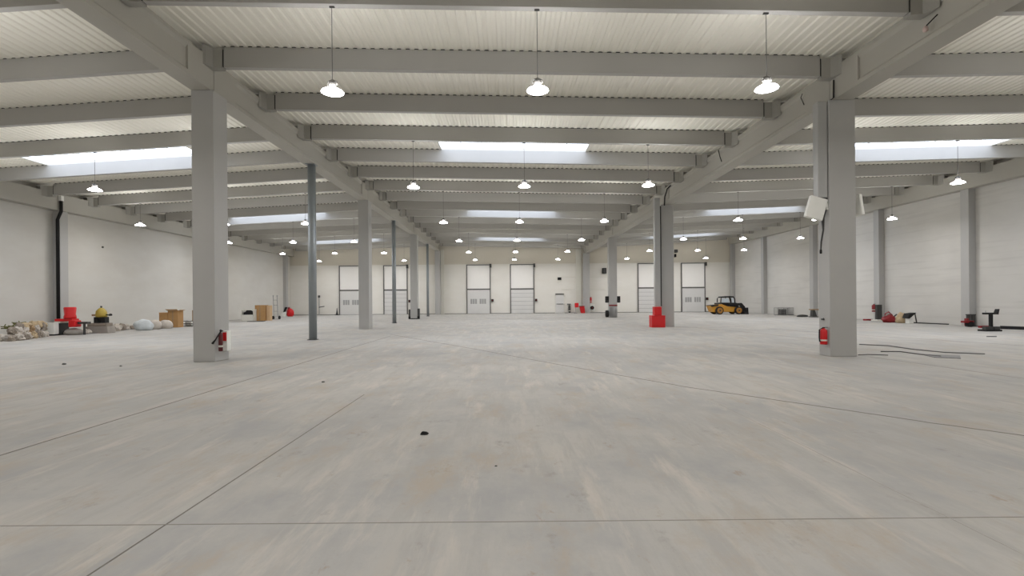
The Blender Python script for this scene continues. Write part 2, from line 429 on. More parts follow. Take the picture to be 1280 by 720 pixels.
# ---------------------------------------------------------------- pendant lamps
LX = {1: (-3.43, .6, 5.1), 0: (-19.5, -15.0, -10.75), 2: (12.2, 16.35, 20.35)}
LZ = 5.60
def lamp_meshes():
    d = {}
    def mk(nm, s, m, smooth=True):
        o = s.build(nm, M[m], origin=(0, 0, 0), smooth=smooth); d[nm] = o.data; bpy.data.objects.remove(o)
    mk('reflector', MB().lathe((0, 0, 0), [(.215, 0), (.20, .02), (.13, .06), (.075, .085), (.055, .10)], 16), 'glow2')
    mk('diffuser', MB().lathe((0, 0, 0), [(.02, -.02), (.12, -.017), (.19, -.01), (.21, -.002)], 24), 'glow')
    mk('ballast_housing', MB().lathe((0, 0, 0), [(.05, .101), (.07, .115), (.07, .20), (.045, .225)], 16).tube([(-.09, 0, .15), (-.09, 0, .21), (0, 0, .25), (.09, 0, .21), (.09, 0, .15)], .012, 6), 'track')
    mk('cable', MB().tube([(0, 0, 0), (0, 0, 1)], .006, 6), 'dark')
    mk('hook', MB().box(-.05, .05, -.01, .03, -.02, 0), 'dark', False)
    return d
LM = lamp_meshes()
def lamp(b, x, y, label, lit=62):
    zt = deckz(b, x, y) - PH
    r = root('pendant_lamp', (x, y+.07, LZ), label, 'lamp', 'pendant lamps hung from the purlins')
    for nm in ('reflector', 'diffuser', 'ballast_housing', 'cable', 'hook'):
        o = bpy.data.objects.new(nm, LM[nm]); COL.objects.link(o); o.parent = r
        if nm == 'cable': o.location.z = .25; o.scale.z = zt-.026-LZ-.25
        if nm == 'hook': o.location.z = zt-.006-LZ
    L = bpy.data.lights.new('lamp light', 'AREA'); L.shape = 'DISK'; L.size = .4; L.energy = lit; L.color = (1, .978, .985)
    lo = bpy.data.objects.new('bulb_light', L); COL.objects.link(lo); lo.parent = r; lo.location = (0, 0, -.035)
ROWN = ['', 'first', 'second', 'third', 'fourth', 'fifth', 'sixth']
ACR = {0: ('beside the left wall', 'in the middle of the left bay', 'beside the left column row'),
       1: ('left', 'middle', 'right'), 2: ('beside the right column row', 'in the middle of the right bay', 'beside the right wall')}
for rk, k in enumerate((-3, 0, 3, 6, 9, 12, 15)):  # lowest row is out of view: continues the grid, added to light the foreground
    y = 9.61+2.74*k
    for b in range(3):
        for j, x in enumerate(LX[b]):
            if k < 0: lab = 'unseen pendant lamp of the %s bay %s behind the camera, %s of three' % (BAY[b], 'just' if k == -3 else 'well', ('left', 'middle', 'right')[j])
            elif b == 1: lab = 'lit white pendant lamp in the centre bay, %s of the %s row from the camera' % (ACR[1][j], ROWN[rk])
            else: lab = 'lit white pendant lamp %s, %s row from the camera' % (ACR[b][j], ROWN[rk])
            lamp(b, x, y, lab)

# ---------------------------------------------------------------- floor joints
def strip(name, pts, w, m, z=.0015):
    s = MB(); pts = [Vector((p[0], p[1], 0)) for p in pts]
    for a, b_ in zip(pts[:-1], pts[1:]):
        t = (b_-a).normalized(); nn = Vector((-t.y, t.x, 0))*w/2
        s.poly8([a-nn, b_-nn, b_+nn, a+nn] + [p+Vector((0, 0, z)) for p in (a-nn, b_-nn, b_+nn, a+nn)])
    return struct(s.build(name, m, origin=(0, 0, 0)))
tn = 3
def joint(pts, w, m):
    global tn
    strip('trim_%d' % tn, pts, w, M[m]); tn += 1
rnd = random.Random(4)
joint([(-5.05, 0.5), (-5.05, 21)], .026, 'joint')
joint([(-2.33, 0.5), (-2.33, 7.9)], .012, 'joint')
joint([(-14, 3.33), (-.1, 3.33), (14, 3.36)], .009, 'jointm')
g = [ground(*p) for p in ((488, 418), (520, 423.5), (560, 430.5), (600, 437.5), (640, 445), (700, 456), (780, 470), (860, 484), (960, 498.5), (1060, 513), (1160, 528), (1290, 546))]
pp = []
for a, b_ in zip(g[:-1], g[1:]):
    for i in range(8):
        p = a.lerp(b_, i/8); pp.append((p.x, p.y + rnd.uniform(-.012, .012)))
pp.append((g[-1].x, g[-1].y)); joint(pp, .03, 'joint')
joint([(2.97, 1.5), (2.97, 7)], .006, 'joint2')
joint([(9.0, 12.3), (9.15, 11), (9.4, 7)], .025, 'jointm')
for pts in (((960, 411), (1060, 418), (1180, 425.5), (1290, 433)), ((1072, 430.5), (1140, 436)), ((560, 396.5), (640, 396.8), (760, 397.2)), ((845, 408.5), (870, 409.5), (930, 415), (1020, 424))):
    joint([tuple(ground(*p)[:2]) for p in pts], .06, 'jointm')

# ---------------------------------------------------------------- back wall doors
def back(x, y): return at(x, y, YB)
DW, DT, DM = 2.55, 5.38, 2.66
for i, (x0, kind) in enumerate(((-18.5, 'win'), (-13.65, 'lines'), (-4.57, 'win2'), (.2, 'lines'), (14.15, 'lines'), (18.9, 'win'))):
    r = root('door_%d' % (i+1), (x0+DW/2, YB, 0), None, None, kind='structure')
    yy = YB-.004; x1 = x0+DW
    s = MB(); s.box(x0-.05, x0+.05, yy-.12, yy, 0, DT); s.box(x1-.05, x1+.05, yy-.12, yy, 0, DT); s.box(x0+.05, x1-.05, yy-.12, yy, DT-.09, DT)
    s.box(x0+.05, x1-.05, yy-.10, yy, DM-.06, DM+.08)
    s.build('frame', M['track'], r)
    MB().box(x0+.05, x1-.05, yy-.05, yy, DM+.08, DT-.09).build('upper_panel', M['doorw'], r)
    s = MB(); nsec = 4; hh = (DM-.06)/nsec
    for k in range(nsec): s.box(x0+.05, x1-.05, yy-.07, yy, k*hh+.02, (k+1)*hh-.008)
    s.box(x0+.05, x1-.05, yy-.045, yy, 0.0, DM-.07)
    lf = s.build('door_leaf', M['door'], r)
    if kind == 'lines':
        q_ = MB()
        for k in range(1, 6): q_.box(x0+.06, x1-.06, yy-.078, yy-.071, k*DM/6-.02, k*DM/6+.015)
        q_.build('section_joint', M['duct'], r)
    else:
        for wx in (x0+.38, x0+1.38):
            w = MB()
            for c in range(3):
                w.box(wx+c*.25, wx+c*.25+.2, yy-.08, yy-.071, 1.08, 1.62)
            w.build('door_window', M['glassd'], r)
    MB().box(x0+.05, x1-.05, yy-.075, yy-.071, 0, .02).build('bottom_seal', M['black'], r)
    MB().box(x1-.06, x1+.16, yy-.3, yy-.125, DT-.35, DT+.05).build('door_motor', M['dark'], r)
    cb = root('control_box', (x1+.22, YB-.005, 1.5), 'small black control box on the wall beside the %s tall loading door from the left' % ORD[i], 'control box', 'door control boxes')
    MB().box(x1+.12, x1+.36, YB-.14, YB-.006, 1.3, 1.58).build('case', M['black'], cb, bevel=.02)
    MB().box(x1+.19, x1+.29, YB-.15, YB-.14, 1.42, 1.48).build('button', M['redd'], cb)
# small personnel door
p0, p1 = back(694.5, 392), back(705, 392)
r = root('door_7', ((p0.x+p1.x)/2, YB, 0), None, None, kind='structure')
zt = back(700, 367).z
s = MB(); s.box(p0.x-.06, p0.x, YB-.06, YB-.004, 0, zt); s.box(p1.x, p1.x+.06, YB-.06, YB-.004, 0, zt); s.box(p0.x-.06, p1.x+.06, YB-.06, YB-.004, zt, zt+.07)
s.build('frame', M['whitem'], r)
MB().box(p0.x, p1.x, YB-.04, YB-.004, 0.01, zt).build('door_leaf', M['door'], r)
MB().box(p0.x, p1.x, YB-.09, YB-.041, zt-.12, zt-.01).build('door_closer', M['track'], r)
MB().tube([(p0.x+.1, YB-.09, 1.0), (p1.x-.1, YB-.09, 1.0)], .025, 8).build('push_bar', M['dark'], r)
# conduits on the back wall
for (xa, xb, y) in ((702, 719, 346.3), (737, 759, 346.3), (702, 719, 361.8), (737, 756, 361.8)):
    a, b_ = back(xa, y), back(xb, y)
    joinname = 'trim_%d' % tn; tn += 1
    struct(MB().box(a.x, b_.x, YB-.06, YB-.004, a.z-.03, a.z+.03).build(joinname, M['whitem']))

def wallbox(name, x0, x1, y0, y1, m, label, cat, d=.18, gap=.01, Y=YB, group=None, extra=None):
    a, b_ = at(x0, y0, Y), at(x1, y1, Y)
    r = root(name, ((a.x+b_.x)/2, Y-gap, b_.z), label, cat, group)
    MB().box(a.x, b_.x, Y-gap-d, Y-gap, b_.z, a.z).build('case', M[m], r, bevel=.015)
    return r, a, b_
r, a, b_ = wallbox('floodlight', 697, 701.5, 346.8, 350, 'black', 'small black floodlight on the back wall above the white personnel door', 'floodlight')
MB().box(a.x+.05, b_.x-.05, YB-.1, YB-.008, b_.z-.22, b_.z-.03).build('mounting_bracket', M['whitem'], r)
r, a, b_ = wallbox('wall_speaker', 752.5, 757.5, 335.2, 342, 'black', 'black loudspeaker box high on the back wall between the right columns', 'speaker', d=.3)
MB().box(a.x+.06, b_.x-.06, YB-.325, YB-.311, b_.z+.06, a.z-.06).build('speaker_grille', M['dark'], r)
MB().box(a.x+.15, b_.x-.15, YB-.01, YB-.004, b_.z+.1, a.z-.1).build('mounting_bracket', M['dark'], r)
# things along the foot of the back wall near the last right column
r, a, b_ = wallbox('wall_socket_box', 708.5, 713.5, 379.3, 381.3, 'duct', 'small grey socket box on the back wall beside the personnel door', 'socket box', d=.08)
MB().box(a.x+.05, b_.x-.05, YB-.1, YB-.09, b_.z+.03, a.z-.03).build('socket_cover', M['track'], r)

def extinguisher(x, y, z, h=.62, rad=.085, label='', group=None, m='red', hose=True, face=(0, -1)):
    r = root('fire_extinguisher', (x, y, z), label, 'fire extinguisher', group)
    MB().lathe((x, y, z), [(rad*.9, 0), (rad, .02), (rad, h*.78), (rad*.8, h*.86), (rad*.3, h*.91), (rad*.28, h*.94)], 18).build('cylinder_body', M[m], r, smooth=True)
    MB().lathe((x, y, z+h*.94), [(rad*.35, 0), (rad*.35, h*.04)], 10).box(x-.02, x+rad*1.2, y-.015, y+.015, z+h*.97, z+h).build('valve', M['dark'], r)
    MB().lathe((x, y, z+h*.2), [(rad*1.012, 0), (rad*1.012, h*.09)], 18).build('paper_band', M['whitem'], r)
    if hose: MB().tube([(x-rad*.3, y, z+h*.95), (x-rad*1.3, y, z+h*.85), (x-rad*1.35, y, z+h*.4), (x-rad*1.2, y, z+h*.15)], .016, 6).build('hose', M['black'], r)
    return r
p = at(712, 386, YB-.3)
extinguisher(p.x, YB-.2, .02, .9, .12, 'dark fire extinguisher standing on the floor beside the personnel door', m='dark')
# red bins by the last right column
g0 = ground(729, 391.6)
def bin_(x, y, w, d, h, m, label, lid=True, name='waste_bin', cat='bin', lean=0):
    r = root(name, (x, y, 0), label, cat)
    t = .82
    s = MB().poly8([(x-w/2*t+lean*0, y-d/2*t, 0), (x+w/2*t, y-d/2*t, 0), (x+w/2*t, y+d/2*t, 0), (x-w/2*t, y+d/2*t, 0), (x-w/2-lean, y-d/2, h), (x+w/2-lean, y-d/2, h), (x+w/2-lean, y+d/2, h), (x-w/2-lean, y+d/2, h)])
    s.build('bin_body', M[m], r, bevel=.02)
    if lid: MB().box(x-w/2-.03-lean, x+w/2+.03-lean, y-d/2-.03, y+d/2+.03, h+.001, h+.06).build('lid', M['redd'], r, bevel=.015)
    return r
YR = 52.75
ax = at(728.6, 386, YR).x
bin_(ax, YR, .52, .5, .72, 'red', 'bright red bin standing in front of the last right column', lean=.12)
# red box on a stand left of it
x0 = at(720.6, 381, YR).x
r = root('alarm_stand', (x0, YR, 0), 'red box on a thin post beside the bright red bin at the back wall', 'stand')
MB().tube([(x0-.1, YR, .03), (x0-.1, YR, .62)], .04, 8).build('post', M['duct'], r)
MB().box(x0-.18, x0+.22, YR-.08, YR+.08, .62, 1.1).build('box', M['red'], r, bevel=.02)
MB().box(x0-.25, x0+.05, YR-.12, YR+.12, 0, .03).build('base_plate', M['dark'], r)
x0 = at(738.2, 377, YB).x
extinguisher(x0, YB-.14, 1.12, .62, .11, 'red fire extinguisher hung on the back wall behind the last right column')
x0 = at(740, 385, YB).x
r = root('hose_reel', (x0, YB-.15, .25), 'black hose reel on a white plate at the foot of the back wall', 'hose reel')
MB().box(x0-.3, x0+.3, YB-.03, YB-.006, .2, .95).build('backing_plate', M['white'], r)
MB().tube([(x0, YB-.2, .55), (x0, YB-.031, .55)], .2, 18).build('reel', M['black'], r)
MB().tube([(x0, YB-.24, .55), (x0, YB-.2, .55)], .06, 12).build('hub', M['redd'], r)
# speaker-like boxes at second right column's far side
p = at(843.5, 316, 27); 
r = root('twin_spotlight', (8.9, 26.3, p.z), 'pair of black spotlights stacked on a bracket high on the second right column', 'spotlight')
xw = RC1+.004
MB().box(xw, xw+.05, 26.2, 26.4, p.z-.32, p.z+.12).build('mounting_bracket', M['white'], r)
MB().box(xw+.05, xw+.24, 26.15, 26.4, p.z-.06, p.z+.10).build('upper_spotlight', M['dark'], r, bevel=.02)
MB().box(xw+.05, xw+.16, 26.15, 26.4, p.z-.30, p.z-.14).build('lower_spotlight', M['black'], r, bevel=.02)
# thin cone near first loading door, wall pipe with arm
g0 = ground(421.3, 394.6)
r = root('floor_cone', (g0.x, 53.2, 0), 'slim dark cone standing by the back wall beside the first loading door', 'cone')
cx = at(421.3, 394, 53.2).x
MB().lathe((cx, 53.2, 0), [(.15, .04), (.10, .2), (.05, .5), (.03, .75)], 14).build('cone_body', M['dark'], r, smooth=True)
MB().box(cx-.22, cx+.22, 53.0, 53.4, 0, .04).build('base_plate', M['black'], r)
xs = at(398, 380, 53.5).x
r = root('wall_pipe', (xs, 53.6, 0), 'thin pale riser pipe with a dark handle arm near the back wall left end', 'pipe')
MB().tube([(xs, 53.7, 0), (xs, 53.7, 1.9)], .05, 8).build('pipe_body', M['duct'], r)
MB().box(xs-.08, xs+.08, 53.6, 53.8, 1.9, 2.15).build('pipe_cap', M['dark'], r)
MB().tube([(xs, 53.65, .85), (xs+.3, 53.6, .9), (xs+.62, 53.55, .95)], .045, 8).build('handle_arm', M['dark'], r)

# ---------------------------------------------------------------- second and third right columns
# rectangular duct with red guard beside the second right column
Y = 25.75
x0, x1 = at(818.3, 300, Y).x, at(825.3, 300, Y).x
r = root('drain_duct', ((x0+x1)/2, Y, 0), 'pale grey rectangular duct running up beside the second right column', 'duct')
MB().box(x0, x1, Y, Y+.22, 1.08, ZR+.3).build('duct_body', M['duct'], r, bevel=.02)
for z in (2.2, 4.0, 5.8):
    MB().box(x1+.001, RC0-.005, Y+.37, Y+.40, z, z+.04).build('pipe_clamp', M['dark'], r)
MB().box(x1+.012, x1+.12, Y+.2, Y+.34, 1.09, ZR-.1).build('gap_strip', M['dark'], r)  # dark strip filling the gap between duct and column
gx = at(821.5, 400, Y).x
r = root('column_guard', (gx, Y, 0), 'bright red stepped guard box round the foot of the duct at the second right column', 'guard')
MB().box(gx-.345, gx+.345, Y-.26, Y+.28, 0, .62).build('lower_box', M['red'], r, bevel=.01)
MB().box(gx-.17, gx+.2, Y-.12, Y+.26, .625, 1.07).build('upper_box', M['red'], r, bevel=.01)
# third right column fittings
yc = 39.8; pxm = 39.8/F
for sg, lab in ((-1, 'black box clamped on the left side of the third right column'), (1, 'black box clamped on the right side of the third right column')):
    z = at(764, 374, yc).z
    cx = 8.419+sg*(.336+.13)
    r = root('junction_box', (cx, yc+.1, z-.28), lab, 'box', 'black boxes on the third right column')
    MB().box(cx-.12, cx+.12, yc-.05, yc+.3, z-.28, z+.24).build('case', M['black'], r, bevel=.03)
    MB().box(cx-.07, cx+.07, yc-.06, yc-.051, z-.2, z-.1).build('cover_plate', M['dark'], r)
r = root('column_wrap', (CR, yc-.05, 0), 'light grey rounded padding strapped round the foot of the third right column', 'padding')
s = MB(); hw = CW+.06
s.lathe((8.419, yc-.06, 0), [(.26, .03), (.32, .15), (.345, .5), (.33, .78), (.30, .84)], 18)
for i, v in enumerate(s.v): v.y = yc-.004 - abs(v.y-(yc-.06))*.5
s.build('pad', M['duct'], r, smooth=True)
MB().box(RC0, RC1, yc-.03, yc-.006, .93, 1.03).build('strap', M['redd'], r)
r = root('cable_drum', (RC0-.15, yc+.2, 0), 'small black cable drum on the floor beside the grey column padding', 'drum')
MB().tube([(RC0-.22, yc+.2, .3), (RC0-.02, yc+.2, .3)], .28, 18).build('drum_body', M['black'], r)
MB().tube([(RC0-.25, yc+.2, .3), (RC0-.221, yc+.2, .3)], .1, 12).build('hub', M['dark'], r)
# third left column fittings
for sg, lab, z0, z1 in ((-1, 'dark grey panel leaning on the left side of the third left column', .15, .78), (1, 'black and grey case standing at the right side of the third left column', .2, .85)):
    cx = (LC0 if sg < 0 else LC1)+sg*.08
    r = root('equipment_case', (cx, yc+.1, 0), lab, 'case')
    MB().box(cx-.07, cx+.07, yc+.02, yc+.4, 0, z1).build('case_body', M['dark'], r, bevel=.015)
    MB().box(cx-.075, cx+.09, yc-.02, yc+.015, .02, .22).build('foot_block', M['black'], r)
MB()
tag(MB().box(LC0-.02, LC1+.05, yc-.12, yc-.004, 0, .07).build('rubber_kerb', M['black']), 'black rubber kerb strip at the foot of the third left column', 'kerb')
# black plug box on second loading door post
# ---------------------------------------------------------------- first right column fittings
yc = 12.4; fx = RC0            # left side face of the column
# pipe casing down from the beam on the left face
Y = 12.52
x0 = at(1022.5, 200, Y).x-.06; x1 = fx-.02
r = root('pipe_casing', (x0+.1, Y, at(1027, 248, Y).z), 'pale grey pipe casing ending half way down the first right column', 'casing')
zt = ZR-.03; zb_ = at(1027, 248, Y).z
MB().box(x0, x1-.0, Y-.1, Y+.12, zb_, zt).build('casing_body', M['duct'], r, bevel=.02)
MB().box(x0+.03, x1+.018, Y-.06, Y+.08, zb_-.05, zb_-.001).build('casing_collar', M['dark'], r)
# loose black cable out of the casing and down the side
r = root('loose_cable', (fx-.05, Y, 3.3), 'thick black cable hanging from the pipe casing behind the left floodlight', 'cable')
pts = [(fx-.05, Y, zb_-.06), (fx-.05, Y, zb_-.28), (fx-.09, Y, zb_-.5), (fx-.08, Y, zb_-.8), (fx-.12, Y+.02, zb_-1.1), (fx-.12, Y+.04, zb_-1.3)]
MB().tube(pts, [.04, .045, .04, .022, .02, .016], 8).build('cable_body', M['dark'], r, smooth=True)
MB().lathe((fx-.12, Y+.04, zb_-1.4), [(.025, 0), (.03, .04), (.025, .1)], 8).build('plug', M['black'], r)
def flood(name, c, w, h, d, rz, rx, arm, label):
    r = root(name, c, label, 'floodlight', 'floodlights on the first right column')
    s = MB().box(-w/2, w/2, -d/2, d/2, -h/2, h/2)
    rot = Matrix.Rotation(rz, 3, 'Z') @ Matrix.Rotation(rx, 3, 'Y')
    s.v = [Vector(c)+rot @ v for v in s.v]; s.build('housing', M['white'], r, bevel=.02)
    s = MB().box(-w/2+.03, w/2-.03, d/2+.001, d/2+.015, -h/2+.03, h/2-.03); s.v = [Vector(c)+rot @ v for v in s.v]; s.build('lens', M['glass'], r)
    a = Vector(arm)
    MB().tube([Vector(c)+Vector((.05 if arm[0] > c[0] else -.05, .03, 0)), a], .05, 8).build('bracket_arm', M['white'], r)
    MB().box(a.x-.01, a.x+.03 if arm[0] > c[0] else a.x+.0, a.y-.06, a.y+.06, a.z-.08, a.z+.08).build('wall_plate', M['white'], r)
c = at(1016, 261.5, 12.6); flood('floodlight', (c.x, 12.48, c.z), .44, .56, .12, 0, math.radians(16), (fx-.035, 12.50, c.z+.04), 'white square floodlight tilted out on the left face of the first right column')
c = at(1077, 259.5, 12.9); flood('floodlight', (RC1+.2, 12.7, c.z), .36, .54, .1, math.radians(-72), math.radians(-8), (RC1+.012, 12.7, c.z), 'white floodlight seen edge-on at the right face of the first right column')
extinguisher(fx-.105, 12.5, at(1030, 430.5, 12.5).z, .44, .082, 'red fire extinguisher hung low on the first right column')
r = root('door_stop', (fx-.02, 12.9, 1), 'small dark hook fixed above the extinguisher on the first right column', 'hook')
p = at(1033, 399, 12.7)
MB().box(fx-.04, fx-.004, 12.62, 12.7, p.z-.02, p.z+.02).tube([(fx-.03, 12.62, p.z), (fx-.07, 12.55, p.z+.03)], .012, 6).build('hook_body', M['dark'], r)
# first left column fittings: extinguisher + white box on the right face, box on left face
fx2 = LC1
Y = 12.47
zb2 = at(277, 439, Y).z
r = extinguisher(fx2+.10, Y, zb2, .52, .05, 'dark red fire extinguisher with black hose hung on the first left column', m='maroon', hose=False)
h0 = at(277, 413, 12.38); h1 = at(273, 419, 12.36); h2 = at(269, 425, 12.36); h3 = at(265.5, 429.5, 12.37)
MB().tube([(fx2+.10, Y, h0.z), (h0.x, h0.y, h0.z), h1, h2, h3], [.022, .022, .016, .018, .03], 8).build('hose', M['black'], r, smooth=True)
r = root('hydrant_cabinet', (fx2+.1, 12.85, zb2), 'small white cabinet with a red emblem on the side of the first left column', 'cabinet')
xa = fx2+.006
MB().box(xa, xa+.115, 12.72, 12.9, zb2-.02, zb2+.5).build('cabinet_body', M['white'], r, bevel=.01)
MB().box(xa+.01, xa+.105, 12.70, 12.715, zb2+.24, zb2+.46).build('red_panel', M['red'], r)
r = root('socket_box', (LC0-.02, 12.6, 1), 'small grey socket box low on the outer face of the first left column', 'socket box')
p = at(240, 418, 12.6)
MB().box(LC0-.05, LC0-.004, 12.5, 12.66, p.z-.08, p.z+.08).build('case', M['duct'], r, bevel=.01)
MB().box(LC0-.055, LC0-.051, 12.52, 12.64, p.z-.05, p.z+.05).build('socket_cover', M['dark'], r)

# cable and small sensor lamp on the right beam
def cabl(name, pts, r_, label, parts=None):
    r = root(name, pts[0], label, 'cable')
    MB().tube(pts, r_, 6).build('cable_body', M['black'], r, smooth=True)
    return r
bx = CR-CW-.005
def onb(x, y, off=.02):   # point on the side face of the right main beam
    X = bx-off; xx = x - TH*(y-CY); Y = X*F/(xx-CX); yy = y + TH*(x-CX)
    return Vector((X, Y, H+(CY-yy)*Y/F))
a, b1, b2 = onb(1172, 18, .03), onb(1166, 24, .05), onb(1158, 32, .06)
r = cabl('lamp_flex', [a, b1, b2], .012, 'short black flex with a little pinkish lamp holder on the right main beam')
MB().lump((b2.x-.02, b2.y, b2.z-.12), (.05, .05, .07), 3, 2, .05).build('lamp_holder', mat('pale pink plastic', (200, 178, 172), .4), r, smooth=True)
a = onb(1042, 102, .02)
cabl('beam_cable', [onb(1042, 100, .03), onb(1042, 122, .03), onb(1036, 127, .04), onb(1029, 134, .06)], .018, 'black cable looping out of the joint above the first right column')
a = onb(1001, 117, .03)
r = cabl('beam_hook', [onb(1003, 117, .02), onb(1001, 122, .03), onb(1005, 131, .03)], .012, 'thin dark hook hanging on the right main beam past the first column')
a = onb(898, 189, .03)
cabl('beam_hook', [onb(898, 188, .02), onb(900, 196, .03), onb(902, 202, .03)], .018, 'short wire with a pale end on the right beam past the second lamp row')
cabl('conduit', [onb(838, 232, .07), onb(834, 236, .08), onb(831, 246, .09), onb(830.5, 257, .09)], .035, 'curved dark conduit dropping to the top of the second right column')

# ---------------------------------------------------------------- left pilaster downpipe
y = 24.2; x = XL(y)+.35
r = root('downpipe', (x, y-.1, 0), 'black downpipe running down the first pilaster of the left wall', 'pipe')
MB().tube([(x-.03, y-.09, .02), (x-.03, y-.09, 5.6), (x+.20, y-.14, 6.0), (x+.20, y-.14, 6.5)], .07, 10).build('pipe_body', M['black'], r, smooth=True)
MB().box(x+.13, x+.27, y-.22, y-.06, 6.5, 6.75).build('gutter_outlet', M['white'], r)

# ---------------------------------------------------------------- heap of materials along the left wall
def sit(x, y):  # floor point
    g = ground(x, y); return g
def sack(x, y, w, d, h, m, label, seed, name='sack', cat='sack', group=None, z=0, dy=None, rough=.22, freq=1.5):
    g = sit(x, y)
    if dy: g = Vector((at(x, y, dy).x, dy, 0))
    o = MB().lump((g.x, g.y+d*.5, z), (w/2, d/2, h/1.5), seed, 3, rough, freq).build(name, M[m], smooth=True)
    return tag(o, label, cat, group)
tones = ['stone', 'sack', 'sackb', 'sack', 'cement', 'tan', 'stone']
heap = []
for row, (n_, base, dyo, z0) in enumerate(((9, 0, 0, 0), (8, 0, .34, .0), (7, 0, .36, .27), (6, 0, .55, .42))):
    for i in range(n_):
        px = (2+54*(i+.5)/n_ + rnd.uniform(-2, 2)) if row < 3 else (22+34*(i+.5)/n_)
        if row == 2 and px < 8: continue
        py = 427 - max(0, px-18)*.15
        g = ground(px, py); yy = g.y + .22 + dyo
        X = at(px, py, yy).x
        w = rnd.uniform(.30, .42); h = rnd.uniform(.22, .30)
        mm = rnd.choice(['sackb', 'sackb', 'stone']) if row == 3 else rnd.choice(tones)
        o = MB().lump((X, yy, z0), (w/2, .13, h/1.5), 100+row*20+i, 3, .42, 2.1).build('rubble_sack', M[mm], smooth=row in (1, 3))
        tag(o, ('lumpy sack or stone along the front foot of the rubble heap by the left wall', 'lumpy sack or stone in the second course of the rubble heap by the left wall',
                'lumpy piece in the upper middle of the rubble heap by the left wall', 'tan or brown bundle on top of the rubble heap by the left wall')[row], 'sack', ('front foot of the rubble heap', 'second course of the rubble heap', 'upper middle of the rubble heap', 'bundles on top of the rubble heap')[row])
for i, (px, pz) in enumerate(((9, .36), (21, .52))):
    Xp = at(px, 420, 21.1).x
    q_ = MB()
    for k in range(8):
        a_ = rnd.uniform(0, 6.28); L = rnd.uniform(.12, .28)
        q = Vector((Xp+rnd.uniform(-.2, .2), 21.1+rnd.uniform(-.1, .1), pz+.08+rnd.uniform(0, .1)))
        q_.box(q.x-L/2, q.x+L/2, q.y-.03, q.y+.03, q.z-.02, q.z+.02)
        q_.tube([q, q+Vector((L*math.cos(a_), .05, L*.4*abs(math.sin(a_))))], .02, 5)
    o = q_.build('scrap_strips', M['leaf']); tag(o, ('olive green scraps at the near end of the rubble heap by the left wall', 'olive green scraps beside the tan bundles on the rubble heap')[i], 'scraps', None, 'stuff')
# white box
a, b_ = at(55, 404, 23.0), at(68, 420.5, 23.0)
r = root('storage_box', ((a.x+b_.x)/2, 23.1, 0), 'plain white box beside the red machine at the left wall', 'box')
MB().box(a.x, b_.x, 23.0, 23.24, .06, a.z).build('box_body', M['white'], r, bevel=.02)
MB().box(a.x-.01, b_.x+.01, 22.99, 23.25, a.z+.001, a.z+.03).build('lid', M['white'], r)
MB().box(a.x+.05, b_.x-.05, 23.03, 23.22, 0, .059).build('foot_pallet', M['dark'], r)
# red floor machine on blocks
Y = 23.3
def bx2(x0, x1, y0, y1, Y, d, zmin=None):
    a, b_ = at(x0, y0, Y), at(x1, y1, Y)
    return a.x, b_.x, Y, Y+d, (b_.z if zmin is None else zmin), a.z
r = root('machine_stand', (at(82, 418, Y).x, Y, 0), 'grey blockwork stand carrying the red machine by the left wall pilaster', 'stand')
x0, x1, _, _, _, zt = bx2(68.5, 75, 404, 418, Y, .5)
MB().box(x0, x1, Y, Y+.5, 0, zt).build('end_block', M['dark'], r, bevel=.02)
x2, x3, _, _, _, zt2 = bx2(75.3, 98, 409.5, 418, Y, .5)
MB().lump(((x2+x3)/2, Y+.25, 0), ((x3-x2)/2, .3, zt2/1.9), 31, 3, .12).build('plastic_wrap', M['cement'], r, smooth=True)
MB().box(x0-.02, at(75, 404, Y).x+.02, Y-.02, Y+.52, zt+.001, zt+.08).build('top_slab', M['whitem'], r)
r = root('red_machine', (at(82, 408, Y).x, Y, zt), 'red machine with a tall red cylinder and side tank near the left wall pilaster', 'machine')
za = at(80, 406, Y).z
MB().box(at(68, 404, Y).x, at(90, 404, Y).x, Y, Y+.4, zt+.085, zt+.2).build('red_frame', M['red'], r, bevel=.02)
c = at(83, 400, Y); MB().lathe((c.x, Y+.2, zt+.205), [(.24, 0), (.24, .1), (.21, .2), (.24, .5), (.22, .55)], 18).build('tall_cylinder', M['red'], r, smooth=True)
c = at(91.5, 405, Y); MB().box(c.x-.2, c.x+.1, Y-.05, Y+.35, at(91, 409, Y).z, at(91, 400.5, Y).z).build('side_tank', M['red'], r, bevel=.04)
MB().box(at(94.6, 403, Y).x, at(107, 403, Y).x, Y+.1, Y+.3, at(100, 405, Y).z, at(100, 402.5, Y).z).build('tool_tray', M['dark'], r)
MB().tube([(at(101, 403, Y).x, Y+.2, 0), (at(101, 403, Y).x, Y+.2, at(100, 405, Y).z)], .05, 8).build('tray_leg', M['dark'], r)
# grey block plinth and olive yellow motor
Y = 24.6
g = at(121, 414, Y)
x0, x1 = at(105.5, 415, Y).x, at(135, 413, Y).x
r = root('concrete_plinth', ((x0+x1)/2, Y, 0), 'long grey concrete plinth with a narrower slab on top, under the yellow motor', 'plinth')
MB().poly8([(x0+.06, Y, 0), (x1, Y, 0), (x1, Y+.5, 0), (x0+.06, Y+.5, 0), (x0, Y, .34), (x1-.04, Y, .34), (x1-.04, Y+.5, .34), (x0, Y+.5, .34)]).build('lower_block', M['cement'], r, bevel=.03)
MB().box(x0+.1, x1-.12, Y+.04, Y+.46, .341, .50).build('upper_slab', M['stone'], r, bevel=.02)
xm = at(122, 395, Y).x
r = root('yellow_motor', (xm, Y+.2, .5), 'olive yellow motor on a black frame with side handles, on the grey plinth', 'motor')
z0 = .505; zc = at(122, 396.5, Y).z
for sx in (-.28, .08):
    MB().box(xm+sx, xm+sx+.2, Y+.1, Y+.36, z0, zc).build('leg', M['black'], r)
